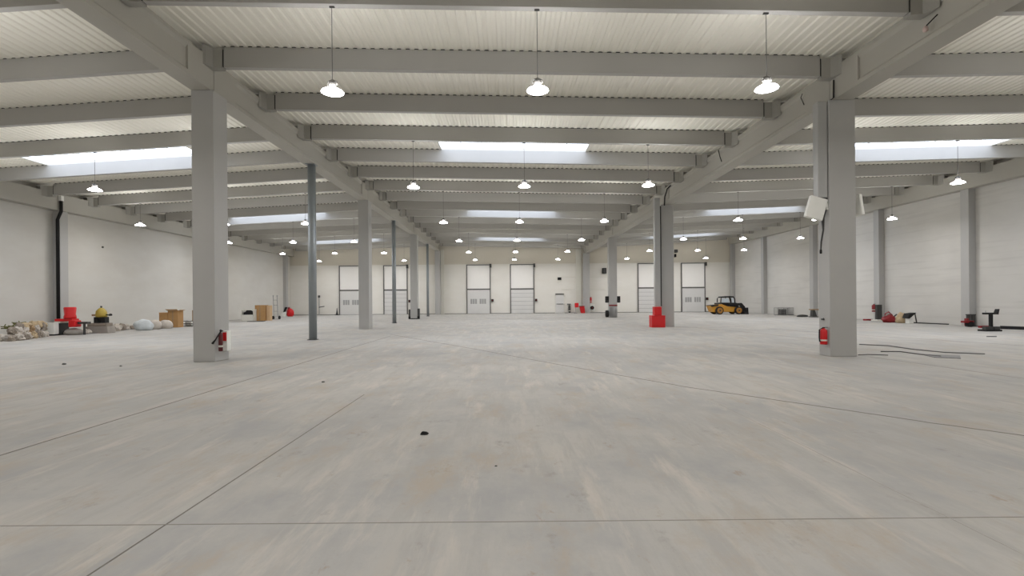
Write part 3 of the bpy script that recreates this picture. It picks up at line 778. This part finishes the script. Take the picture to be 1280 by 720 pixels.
MB().box(xm-.26, xm+.26, Y+.08, Y+.38, zc-.1, zc+.001).build('cross_plate', M['black'], r)
MB().lathe((xm, Y+.23, zc+.002), [(.24, 0), (.25, .1), (.22, .3), (.12, .42), (.06, .46)], 18).build('motor_body', M['olive'], r, smooth=True)
MB().lathe((xm, Y+.23, zc+.46), [(.03, 0), (.04, .05), (.04, .1)], 10).build('top_cap', M['dark'], r)
MB().box(xm-.45, xm-.2, Y+.18, Y+.28, zc+.05, zc+.14).build('side_handle', M['tan'], r)
MB().tube([(xm+.2, Y+.23, zc+.12), (xm+.42, Y+.2, zc+.1)], .03, 8).lump((xm+.48, Y+.2, zc+.06), (.09, .06, .07), 5, 2, .1).build('handle_grip', M['black'], r)
# rubble stones
for i, (px, py, w, h) in enumerate(((138, 414.5, .5, .36), (144, 413.5, .45, .34), (150.5, 412.5, .42, .28), (158, 412, .34, .2), (99, 418, .35, .2))):
    g = ground(px, py)
    o = MB().lump((g.x, g.y+.4, 0), (w/2, .2, h/1.5), 40+i, 3, .4, 2).build('rubble_stone', M['sack' if i % 2 == 0 else 'stone'], smooth=False)
    tag(o, ('pale rough stone beside the grey plinth', 'brown rough stone next to the pale one by the plinth', 'pale rough stone midway between plinth and plastic sack', 'low brown stone near the plastic sack', 'small pale stone between the red machine and the plinth')[i], 'stone', 'rubble stones along the left wall')
# plastic bags and cardboard
g = ground(175, 411)
sack(175, 411, 1.0, .6, .55, 'sackw', 'blue-white crumpled plastic sack at the left wall beside the plinth stones', 50, dy=26.6, rough=.2)
s1 = sack(190, 410, .7, .5, .5, 'sack', 'pinkish dusty sack between the plastic sack and the cardboard box', 51, dy=27.6, rough=.15)
sack(203, 409.5, .85, .5, .46, 'sack', 'whitish full sack lying in front of the open cardboard box', 52, dy=28.4, rough=.1)
Y = 29.6
def carton(x0, x1, y0, y1, Y, d, label, m='card', flaps=True, side=None):
    a, b_ = at(x0, y0, Y), at(x1, y1, Y); z0 = 0 if y1 > 400 or side == 'floor' else b_.z
    r = root('cardboard_box', ((a.x+b_.x)/2, Y+d/2, z0), label, 'cardboard box')
    MB().box(a.x, b_.x, Y, Y+d, z0, a.z).build('box_body', M[m], r, bevel=.008)
    if flaps:
        s = MB(); h = a.z
        s.poly8([(a.x, Y, h+.002), (b_.x, Y, h+.002), (b_.x, Y+.02, h+.002), (a.x, Y+.02, h+.002), (a.x-.05, Y-.16, h+.09), (b_.x+.05, Y-.16, h+.09), (b_.x+.05, Y-.14, h+.1), (a.x-.05, Y-.14, h+.1)])
        s.poly8([(b_.x-.02, Y, h+.002), (b_.x, Y, h+.002), (b_.x, Y+d, h+.002), (b_.x-.02, Y+d, h+.002), (b_.x+.14, Y, h+.06), (b_.x+.16, Y, h+.05), (b_.x+.16, Y+d, h+.05), (b_.x+.14, Y+d, h+.06)])
        s.build('flap', M['card2' if m == 'card' else 'card'], r)
    MB().box(a.x+(b_.x-a.x)*.42, a.x+(b_.x-a.x)*.56, Y-.004, Y-.001, z0+.02, a.z-.02).build('packing_tape', M['tan'], r)
    return r
carton(209.5, 222.5, 388.5, 408.5, Y, .5, 'tall open cardboard box with raised flaps at the left wall')
xa, xb = at(198, 391, Y).x, at(209, 399, Y).x
r = root('cardboard_box', ((xa+xb)/2, Y, 0), 'smaller brown cardboard box standing behind the whitish sack', 'cardboard box')
MB().box(xa, xb-.02, Y+.05, Y+.45, 0, at(204, 391, Y).z).build('box_body', M['card'], r, bevel=.008)
MB().box(xa-.01, xb-.01, Y+.04, Y+.46, at(204, 391, Y).z+.001, at(204, 391, Y).z+.02).build('flap', M['card2'], r)
# wire tray and upright slat next to first column
Y = 30.5; xa, xb = at(229, 403, Y).x, at(241, 403, Y).x
r = root('wire_basket', ((xa+xb)/2, Y, 0), 'low wire basket with white cloth near the cardboard boxes', 'basket')
s = MB(); 
for z in (.03, .18, .34):
    s.tube([(xa, Y, z), (xb, Y, z), (xb, Y+.3, z), (xa, Y+.3, z), (xa, Y, z)], .018, 5)
for k in range(6):
    x = xa+(xb-xa)*k/5; s.tube([(x, Y, .02), (x, Y, .35)], .012, 5)
s.build('wire_frame', M['dark'], r)
MB().lump(((xa+xb)/2, Y+.15, .05), ((xb-xa)*.42, .1, .2), 61, 3, .2).build('cloth', M['white'], r, smooth=True)
xs = at(238, 395, 30.9).x
r = root('leaning_slat', (xs, 31.2, 0), 'thin upright wooden slat leaning behind the wire basket', 'slat')
MB().box(xs-.05, xs+.05, 31.15, 31.19, 0, 1.0).build('slat_body', M['tan'], r)
# things between first column and the left corner
Y = 38.4
xa, xb = at(301, 390, Y).x, at(317, 390, Y).x
r = root('laundry_crate', ((xa+xb)/2, Y, 0), 'white open crate of dark rags beside the plain cardboard box', 'crate')
zc = at(308, 386.5, Y).z
s = MB()
s.poly8([(xa+.1, Y, 0), (xb-.1, Y, 0), (xb-.1, Y+.04, 0), (xa+.1, Y+.04, 0), (xa, Y, .5), (xb, Y, .5), (xb, Y+.04, .5), (xa, Y+.04, .5)])
s.box(xa, xa+.05, Y, Y+.44, 0, zc); s.box(xb-.05, xb, Y, Y+.44, 0, zc); s.box(xa+.05, xb-.05, Y+.40, Y+.44, 0, zc); s.box(xa+.05, xb-.05, Y, Y+.04, zc-.08, zc)
s.build('crate_body', M['whitem'], r)
MB().lump(((xa+xb)/2, Y+.22, .25), ((xb-xa)*.4, .13, .36), 71, 3, .3).build('dark_rags', M['black'], r, smooth=True)
carton(318.5, 331, 381.5, 400, Y+.5, .6, 'plain tall closed cardboard box between the crate and the hand truck', flaps=False, side='floor')
a = at(331, 381.5, Y+.5); b2_ = at(336.5, 381.5, Y+.7)
tag(MB().box(a.x+.02, b2_.x, Y+.75, Y+1.2, 0, a.z-.02).build('cardboard_box', M['card2']), 'paler narrow cardboard box tucked behind the tall closed one', 'cardboard box')
tag(MB().box(at(312, 401, Y).x, at(330, 401, Y).x, Y-.45, Y+.35, 0.0, .03).build('floor_mat', M['dark']) if False else MB().box(at(313, 401, 38).x, at(318, 401, 38).x+.9, 37.5, 37.9, 0, .04).build('floor_mat', M['dark']), 'flat dark mat on the floor in front of the closed cardboard box', 'mat')
# hand truck
Y = 42.0; xh = at(344, 398, Y).x
r = root('hand_truck', (xh, Y, 0), 'tall white two-wheeled hand truck standing before the left wall', 'hand truck')
zt = at(342, 370, Y).z
s = MB()
s.tube([(xh-.28, Y+.25, zt), (xh-.10, Y, .25)], .028, 6); s.tube([(xh+.06, Y+.25, zt), (xh+.24, Y, .25)], .028, 6)
for t in (.25, .55, .8): 
    s.tube([(xh-.10-.18*t, Y+.25*t, .25+(zt-.25)*t), (xh+.24-.18*t, Y+.25*t, .25+(zt-.25)*t)], .02, 6)
s.build('frame', M['wire'], r)
MB().tube([(xh-.32, Y+.25, zt+.02), (xh-.22, Y+.25, zt+.02)], .04, 8).build('grip', M['duct'], r)
MB().tube([(xh+.02, Y+.25, zt+.02), (xh+.12, Y+.25, zt+.02)], .04, 8).build('grip', M['duct'], r)
for sx in (-.2, .32): MB().tube([(xh+sx-.04, Y+.1, .15), (xh+sx+.04, Y+.1, .15)], .15, 16).build('wheel', M['black'], r)
MB().box(xh-.25, xh+.35, Y-.25, Y-.0, 0.01, .03).build('toe_plate', M['dark'], r)
xk = at(339.5, 392, Y).x
tag(MB().box(xk-.1, xk+.02, 41.6, 41.75, 0, .3).tube([(xk-.25, 41.68, .62), (xk-.04, 41.68, .32), (xk+.02, 41.68, .2)], .055, 6).build('tool_bag', M['black']), 'small black tool bag with a strap in front of the hand truck', 'bag')
# folded black item, white sheet and red bag in the corner
Y = 49.2; xa = at(355, 390, Y).x
r = root('folded_chair', (xa, Y, 0), 'black folding chair with a white cover leaning in the left corner', 'chair')
MB().poly8([(xa-.25, Y, 0), (xa-.1, Y, 0), (xa-.1, Y+.1, 0), (xa-.25, Y+.1, 0), (xa+.05, Y+.1, .95), (xa+.3, Y+.1, .95), (xa+.3, Y+.18, .95), (xa+.05, Y+.18, .95)]).build('backrest', M['black'], r)
MB().poly8([(xa-.45, Y-.1, 0), (xa+.2, Y-.1, 0), (xa+.2, Y-.04, 0), (xa-.45, Y-.04, 0), (xa-.1, Y-.1, .42), (xa+.25, Y-.1, .5), (xa+.25, Y-.04, .5), (xa-.1, Y-.04, .42)]).build('cover', M['white'], r)
Y = 49.6; xa = at(363, 389, Y).x
r = root('red_sack', (xa, Y, 0), 'bright red full sack slumped in the left back corner', 'sack')
MB().lump((xa-.02, Y, 0), (.36, .3, .52), 81, 3, .2).build('sack_body', M['red'], r, smooth=True)
MB().lump((xa-.15, Y, .65), (.14, .13, .18), 82, 2, .2).build('tied_neck', M['redd'], r, smooth=True)

# ---------------------------------------------------------------- skid steer loader
YS = 44.8
def S(px, py): return at(px, py, YS)
def poly(pts, y0, y1, zmin=0.0):
    out = []
    for px, py in pts:
        p = S(px, py); out.append((p.x, y0, max(p.z, zmin)))
    return MB().prism(out, (0, y1-y0, 0))
c0 = S(911, 393)
r = root('skid_steer_loader', (c0.x, YS+.7, 0), 'yellow and black skid steer loader parked by the right side of the back wall', 'loader')
K = lambda a: [(880+x/18, 360+y/18) for x, y in a]
poly(K([(170, 400), (340, 375), (430, 365), (560, 415), (800, 430), (850, 470), (880, 540), (600, 550), (470, 560), (230, 565)]), YS+.25, YS+1.25, .22).build('chassis', M['yellow'], r, bevel=.03)
poly(K([(165, 395), (345, 375), (345, 400), (200, 425)]), YS+.2, YS+1.3).build('rear_grille', M['rubber'], r)
poly(K([(350, 335), (440, 335), (440, 372), (350, 380)]), YS+.35, YS+1.15).build('exhaust_cover', M['dark'], r)
poly(K([(440, 330), (760, 330), (800, 425), (570, 412)]), YS+.3, YS+1.2).build('cab_base', M['black'], r)
for wx, wy, rr in ((360, 515, 88), (790, 525, 80)):
    for yy in (YS, YS+1.26):
        c = S(880+wx/18, 360+wy/18); R = rr/18*YS/F*1.0; R = max(R, .36)
        w = MB().tube([(c.x, yy+.03, R), (c.x, yy, R), (c.x, yy-.0001, R)][:2][::-1] + [(c.x, yy+.24, R)], [R*.92, R, R*.95], 24).build('wheel', M['rubber'], r)
        ROOTLOC[w.name] = ROOTLOC[r.name]
        MB().tube([(c.x, yy-.03, R), (c.x, yy-.002, R)], R*.70, 18).build('rim', M['yellowd'], w)
        MB().tube([(c.x, yy-.05, R), (c.x, yy-.031, R)], R*.22, 12).build('hub', M['dark'], w)
# cab cage
s = MB()
for yy in (YS+.35, YS+1.15):
    A = [S(880+x/18, 360+y/18) for x, y in ((415, 330), (420, 235), (450, 200), (600, 190), (640, 330))]
    s.tube([(p.x, yy, p.z) for p in A], .045, 6)
    A = [S(880+x/18, 360+y/18) for x, y in ((600, 190), (700, 195), (730, 250), (735, 335))]
    s.tube([(p.x, yy, p.z) for p in A], .05, 6)
for x, y in ((450, 200), (600, 190), (700, 195)):
    p = S(880+x/18, 360+y/18); s.tube([(p.x, YS+.35, p.z), (p.x, YS+1.15, p.z)], .04, 6)
s.build('roll_cage', M['black'], r)
poly(K([(445, 195), (700, 185), (715, 215), (445, 222)]), YS+.36, YS+1.14).build('cab_roof', M['dark'], r)
poly(K([(440, 235), (590, 228), (625, 328), (440, 328)]), YS+.38, YS+.40).build('cab_window', M['glass'], r)
poly(K([(655, 225), (705, 225), (722, 328), (675, 328)]), YS+.38, YS+.40).build('door_window', M['glass'], r)
for yy in (YS+.08, YS+1.28):
    poly(K([(560, 345), (860, 335), (935, 420), (930, 560), (880, 560), (870, 455), (820, 400), (600, 392)]), yy, yy+.14).build('loader_arm', M['black'], r, bevel=.01)
MB().prism([(S(880+x/18, 360+y/18).x, YS-.05, max(.01, S(880+x/18, 360+y/18).z)) for x, y in ((900, 590), (1000, 590), (990, 440), (965, 440), (955, 530), (900, 500))], (0, 1.6, 0)).build('bucket', M['rubber'], r)
MB().tube([(S(921.5, 391).x, YS+.2, .28), (S(921.5, 391).x, YS+.24, .28)], .14, 12).build('white_cap', M['white'], r)

# ---------------------------------------------------------------- right wall things
Y = 41.5
for i, (xa_, xb_) in enumerate(((972.5, 984.3), (985, 995.6))):
    a, b_ = at(xa_, 384.8, Y), at(xb_, 394, Y)
    r = root('wire_crate', ((a.x+b_.x)/2, Y+.3, 0), ('grey wire crate with a dark load, nearer the loader', 'empty grey wire crate beside the one with the dark load')[i], 'crate', 'wire crates at the right wall')
    s = MB(); zt = a.z
    for z in (.04, zt): s.tube([(a.x, Y, z), (b_.x, Y, z), (b_.x, Y+.6, z), (a.x, Y+.6, z), (a.x, Y, z)], .02, 5)
    for xx in (a.x, b_.x):
        for yy in (Y, Y+.6): s.tube([(xx, yy, 0), (xx, yy, zt)], .022, 5)
    s.build('frame', M['wire'], r)
    s = MB()
    for k in range(1, 9):
        x = a.x+(b_.x-a.x)*k/9; s.tube([(x, Y, .04), (x, Y, zt)], .011, 4); s.tube([(x, Y+.6, .04), (x, Y+.6, zt)], .011, 4)
    for k in range(1, 5):
        z = zt*k/5; s.tube([(a.x, Y, z), (b_.x, Y, z)], .009, 4)
    s.build('wire_mesh', M['wire'], r)
    MB().box(a.x, b_.x, Y+.02, Y+.58, .0, .05).build('base', M['dark'], r)
    if i == 0: MB().box(a.x+.3, b_.x-.02, Y+.1, Y+.5, .051, zt-.12).build('dark_load', M['dark'], r)
# stand at third pilaster
Y = 37.0; xa = at(1018, 398, Y).x
r = root('pipe_stand', (xa, Y, 0), 'dark upright stand with a tan top board at the third pilaster of the right wall', 'stand')
zt = at(1018, 386, Y).z
MB().poly8([(xa-.15, Y, .06), (xa+.2, Y, .06), (xa+.2, Y+.3, .06), (xa-.15, Y+.3, .06), (xa-.1, Y, zt-.1), (xa+.05, Y, zt-.1), (xa+.05, Y+.3, zt-.1), (xa-.1, Y+.3, zt-.1)]).build('stand_body', M['dark'], r)
MB().box(xa-.2, xa+.3, Y-.05, Y+.35, zt-.099, zt-.02).build('top_board', M['tan'], r)
MB().box(xa-.22, xa+.22, Y-.1, Y+.35, 0, .06).build('base_plate', M['track'], r)
xb_ = at(1003, 397, 38).x
tag(MB().lump((xb_, 38, 0), (.45, .15, .1), 91, 2, .3).build('dark_rag', M['dark'], smooth=True), 'flat dark rag at the foot of the right wall near the tan-topped stand', 'rag')
# fire extinguisher on second pilaster and its surroundings
Y = 30.8; xi = XR(Y)-.35
p = at(1094.5, 395.5, Y+.25)
extinguisher(xi-.12, Y+.28, .55, .5, .12, 'dark red fire extinguisher hung on the second pilaster of the right wall', m='redd', hose=False)
r = root('steel_bracket', (at(1101, 400, 30.6).x, 30.5, 0), 'dark upright steel angle on a pale plate at the second right pilaster', 'bracket')
xx = at(1101, 400, 30.5).x
MB().box(xx-.16, xx+.16, 30.6, 30.75, .08, 1.0).build('angle', M['dark'], r)
MB().box(xx-.4, xx+.2, 30.3, 30.78, 0, .08).build('plate', M['whitem'], r)
tag(MB().box(at(1083, 402, 31).x, at(1093, 402, 31).x-.1, 31.0, 31.3, 0, .1).build('red_plank', M['redd']), 'short dark red plank on the floor before the second right pilaster', 'plank')
Y = 28.6
xa = at(1112, 400, Y).x
r = root('red_cable_pile', (xa, Y, 0), 'tangled dark red hose and straps heaped beside the second right pilaster', 'hose')
MB().lump((xa, Y, 0), (.38, .25, .26), 95, 3, .4, 2.2).build('strap_heap', M['redd'], r, smooth=True)
MB().tube([(xa-.35, Y-.05, .15), (xa-.3, Y-.05, .5), (xa-.1, Y-.05, .62), (xa+.1, Y-.05, .45), (xa+.2, Y-.05, .25)], .03, 7).build('hose_loop', M['redd'], r, smooth=True)
MB().tube([(xa+.15, Y, .25), (xa+.4, Y, .46), (xa+.6, Y, .38), (xa+.8, Y, .12), (xa+.85, Y, .04)], .04, 7).build('black_strap', M['dark'], r, smooth=True)
Y = 27.9; xa = at(1128, 400, Y).x
r = root('cream_bundle', (xa, Y, 0), 'cream crumpled bundle between the red hose and the tilted black box', 'bundle')
MB().lump((xa-.05, Y, 0), (.27, .2, .34), 97, 3, .5, 2.6).build('bundle_body', M['sackb'], r, smooth=True)
MB().lump((xa+.15, Y-.2, 0), (.12, .1, .2), 98, 2, .3).build('loose_end', M['sack'], r, smooth=True)
Y = 27.2; xa = at(1139.5, 400, Y).x
r = root('tool_case', (xa, Y, 0), 'white case with a tilted black lid standing at the right wall', 'case')
MB().box(xa-.12, xa+.1, Y, Y+.3, 0, .42).build('case_body', M['white'], r, bevel=.015)
MB().poly8([(xa-.25, Y-.06, .3), (xa-.15, Y-.06, .28), (xa-.15, Y+.34, .28), (xa-.25, Y+.34, .3), (xa-.15, Y-.06, .55), (xa+.22, Y-.06, .6), (xa+.22, Y+.34, .6), (xa-.15, Y+.34, .55)]).build('black_lid', M['black'], r)
MB().tube([(xa+.2, Y+.02, .55), (xa+.3, Y+.02, .02)], .03, 6).build('prop_leg', M['dark'], r)
# long dark bars along the wall foot
def bar(pxa, pya, pxb, pyb, m, w, label, h=.05, name='floor_bar', sh=-.0):
    a, b_ = ground(pxa, pya), ground(pxb, pyb)
    t = (b_-a).normalized(); nn = Vector((-t.y, t.x, 0))*w
    o = MB().poly8([a, b_, b_+nn, a+nn] + [q+Vector((0, 0, h)) for q in (a, b_, b_+nn, a+nn)]).build(name, M[m], bevel=.005)
    return tag(o, label, 'bar')
bar(1142, 404.0, 1185, 406.0, 'dark', .07, 'dark bar lying along the right wall between its first two pilasters', .06)
bar(1250, 411.2, 1285, 412.5, 'black', .1, 'thick black bar on the floor behind the black T-shaped stand', .14)
# first right pilaster: black plate, red clamp, wheel
Y = 24.2; xx = at(1215, 405, Y).x
r = root('post_guard', (xx, Y, 0), 'dark steel post guard with a red base at the first right pilaster', 'guard')
zt = at(1215, 394, Y).z
MB().box(xx-.18, xx-.08, Y, Y+.12, .03, zt).box(xx+.04, xx+.18, Y, Y+.12, .03, zt).build('upright', M['dark'], r)
MB().box(xx-.2, xx+.2, Y-.01, Y+.13, zt+.001, zt+.05).build('cap_plate', M['dark'], r)
MB().box(xx-.22, xx+.22, Y-.1, Y+.15, 0, .03).build('base_plate', M['black'], r)
MB().box(xx-.3, xx-.19, Y-.05, Y+.1, .031, .4).build('red_clamp', M['redd'], r, bevel=.02)
xx = at(1206, 408, Y).x
r = root('floor_jack', (xx, 23.9, 0), 'small dark red jack with a black wheel on the floor at the first right pilaster', 'jack')
MB().box(xx-.4, xx+.1, 23.8, 24.0, .2, .3).build('jack_arm', M['redd'], r, bevel=.02)
MB().tube([(xx-.05, 23.8, .14), (xx-.05, 24.0, .14)], .14, 16).build('wheel', M['black'], r)
xx = at(1225, 410, 23.2).x
tag(MB().box(xx-.15, xx+.35, 23.0, 23.15, 0, .1).build('red_chock', M['redd'], bevel=.01), 'low dark red chock between the post guard and the black stand', 'chock')
# T-shaped roller stand
Y = 20.8
xx = at(1240, 410, Y).x; zt = at(1240, 392, Y).z
r = root('roller_stand', (xx, Y, 0), 'black T-shaped support stand with an upturned end on the floor by the right wall', 'stand')
MB().box(xx-.05, xx+.05, Y, Y+.1, .2, zt-.035).build('post', M['black'], r)
MB().box(xx-.29, xx+.26, Y-.03, Y+.13, zt-.035, zt+.04).poly8([(xx+.2, Y-.03, zt+.04), (xx+.27, Y-.03, zt+.04), (xx+.27, Y+.13, zt+.04), (xx+.2, Y+.13, zt+.04), (xx+.26, Y-.03, zt+.19), (xx+.30, Y-.03, zt+.19), (xx+.30, Y+.13, zt+.19), (xx+.26, Y+.13, zt+.19)]).build('cross_head', M['black'], r)
MB().box(xx-.33, xx+.33, Y-.1, Y+.3, 0, .07).build('base_plate', M['black'], r)
MB().box(xx-.3, xx-.08, Y-.05, Y+.12, .071, .2).box(xx+.08, xx+.3, Y-.05, Y+.12, .071, .2).box(xx-.08, xx+.08, Y, Y+.1, .071, .2).build('foot_box', M['dark'], r)
MB().tube([(xx-.22, Y+.05, zt+.041), (xx-.22, Y+.05, zt+.12)], .02, 8).build('stop_pin', M['duct'], r)
# pale board against right wall
ya, yb = 22.9, 24.35
s = MB().poly8([(XR(yb)-.06, yb, .03), (XR(ya-2)-.06, ya-2, .03), (XR(ya-2)-.01, ya-2, .03), (XR(yb)-.01, yb, .03), (XR(yb)-.06, yb, .72), (XR(ya-2)-.06, ya-2, .72), (XR(ya-2)-.01, ya-2, .72), (XR(yb)-.01, yb, .72)])
tag(s.build('wall_board', M['wallr']), 'low pale board leaning against the right wall behind the T-shaped stand', 'board')
# hoses and flat strips on the floor at right
def hose(pts, r_, m, label, name='floor_hose'):
    P = []
    g = [ground(*p) for p in pts]
    for a, b_ in zip(g[:-1], g[1:]):
        for i in range(4): P.append(a.lerp(b_, i/4))
    P.append(g[-1])
    o = MB().tube([(p.x, p.y, r_) for p in P], r_, 6).build(name, M[m], smooth=True)
    return tag(o, label, 'hose')
hose(((1074, 431), (1110, 432.5), (1140, 437), (1180, 441), (1231, 443)), .014, 'track', 'long grey hose snaking over the floor beyond the first right column')
hose(((1101, 440), (1125, 440), (1150, 443.5), (1176, 446)), .015, 'track', 'shorter grey hose lying beside the long one')
hose(((1073, 444.2), (1086, 443.6), (1110, 444.5)), .012, 'track', 'stub of grey hose at the foot of the first right column')
def patch(pts, m, label, h=.012):
    g = [ground(*p) for p in pts]
    return tag(MB().prism([(p.x, p.y, 0) for p in g], (0, 0, h)).build('floor_sheet', M[m]), label, 'sheet')
patch(((1150, 443), (1200, 445), (1201, 448.5), (1168, 447)), 'track', 'flat grey sheet lying beside the hoses on the right')
patch(((1233, 420.2), (1246, 420.2), (1246, 421.2), (1233, 421.2)), 'dark', 'small flat dark sheet in front of the T-shaped stand')
# small black piece on the floor in the middle
g = ground(530, 544)
o = MB().lump((g.x, g.y+.02, 0), (.045, .02, .022), 7, 3, .3).build('rubber_scrap', M['black'], smooth=True)
tag(o, 'small black rubber scrap lying alone on the open concrete floor', 'scrap')
for i, (px, py, w) in enumerate(((80, 455.8, .05), (151, 458, .03), (620, 583, .012), (404, 478, .03))):
    g = ground(px, py)
    tag(MB().lump((g.x, g.y, 0), (w, w*.6, w*.5), 20+i, 2, .3).build('floor_crumb', M['dark']), ('dark crumb of debris on the floor out from the red machine', 'second dark crumb on the floor left of the first left column', 'tiny dark crumb near the black rubber scrap', 'dark crumb on the floor before the first thin post')[i], 'crumb')
# marks on left wall: dark fixing
y = 27.3; zf = at(104, 309, y).z
tag(MB().box(XL(y)+.004, XL(y)+.05, y, y+.08, zf-.05, zf+.05).build('wall_fixing', M['dark']), 'small dark fixing stub on the blank left wall past the first pilaster', 'fixing')

# ---------------------------------------------------------------- camera, world, view
cam = bpy.data.cameras.new('camera'); co = bpy.data.objects.new('camera', cam); COL.objects.link(co)
cam.sensor_width = 36; cam.lens = F/1280*36; cam.clip_end = 300
cam.shift_x = (640-CX)/1280; cam.shift_y = (CY-360)/1280
co.matrix_world = Matrix.Translation((0, 0, H)) @ Matrix.Rotation(PI/2, 4, 'X') @ Matrix.Rotation(-TH, 4, 'Z')
SC.camera = co
w = bpy.data.worlds.new('sky'); SC.world = w; w.use_nodes = True
w.node_tree.nodes['Background'].inputs[0].default_value = (.75, .85, 1, 1); w.node_tree.nodes['Background'].inputs[1].default_value = .6
SC.view_settings.view_transform = 'Standard'; SC.view_settings.look = 'None'; SC.view_settings.gamma = 1; SC.view_settings.use_curve_mapping = False
SC.view_settings.exposure = .17
SC.cycles.use_denoising = True
SC.cycles.max_bounces = 8; SC.cycles.diffuse_bounces = 7
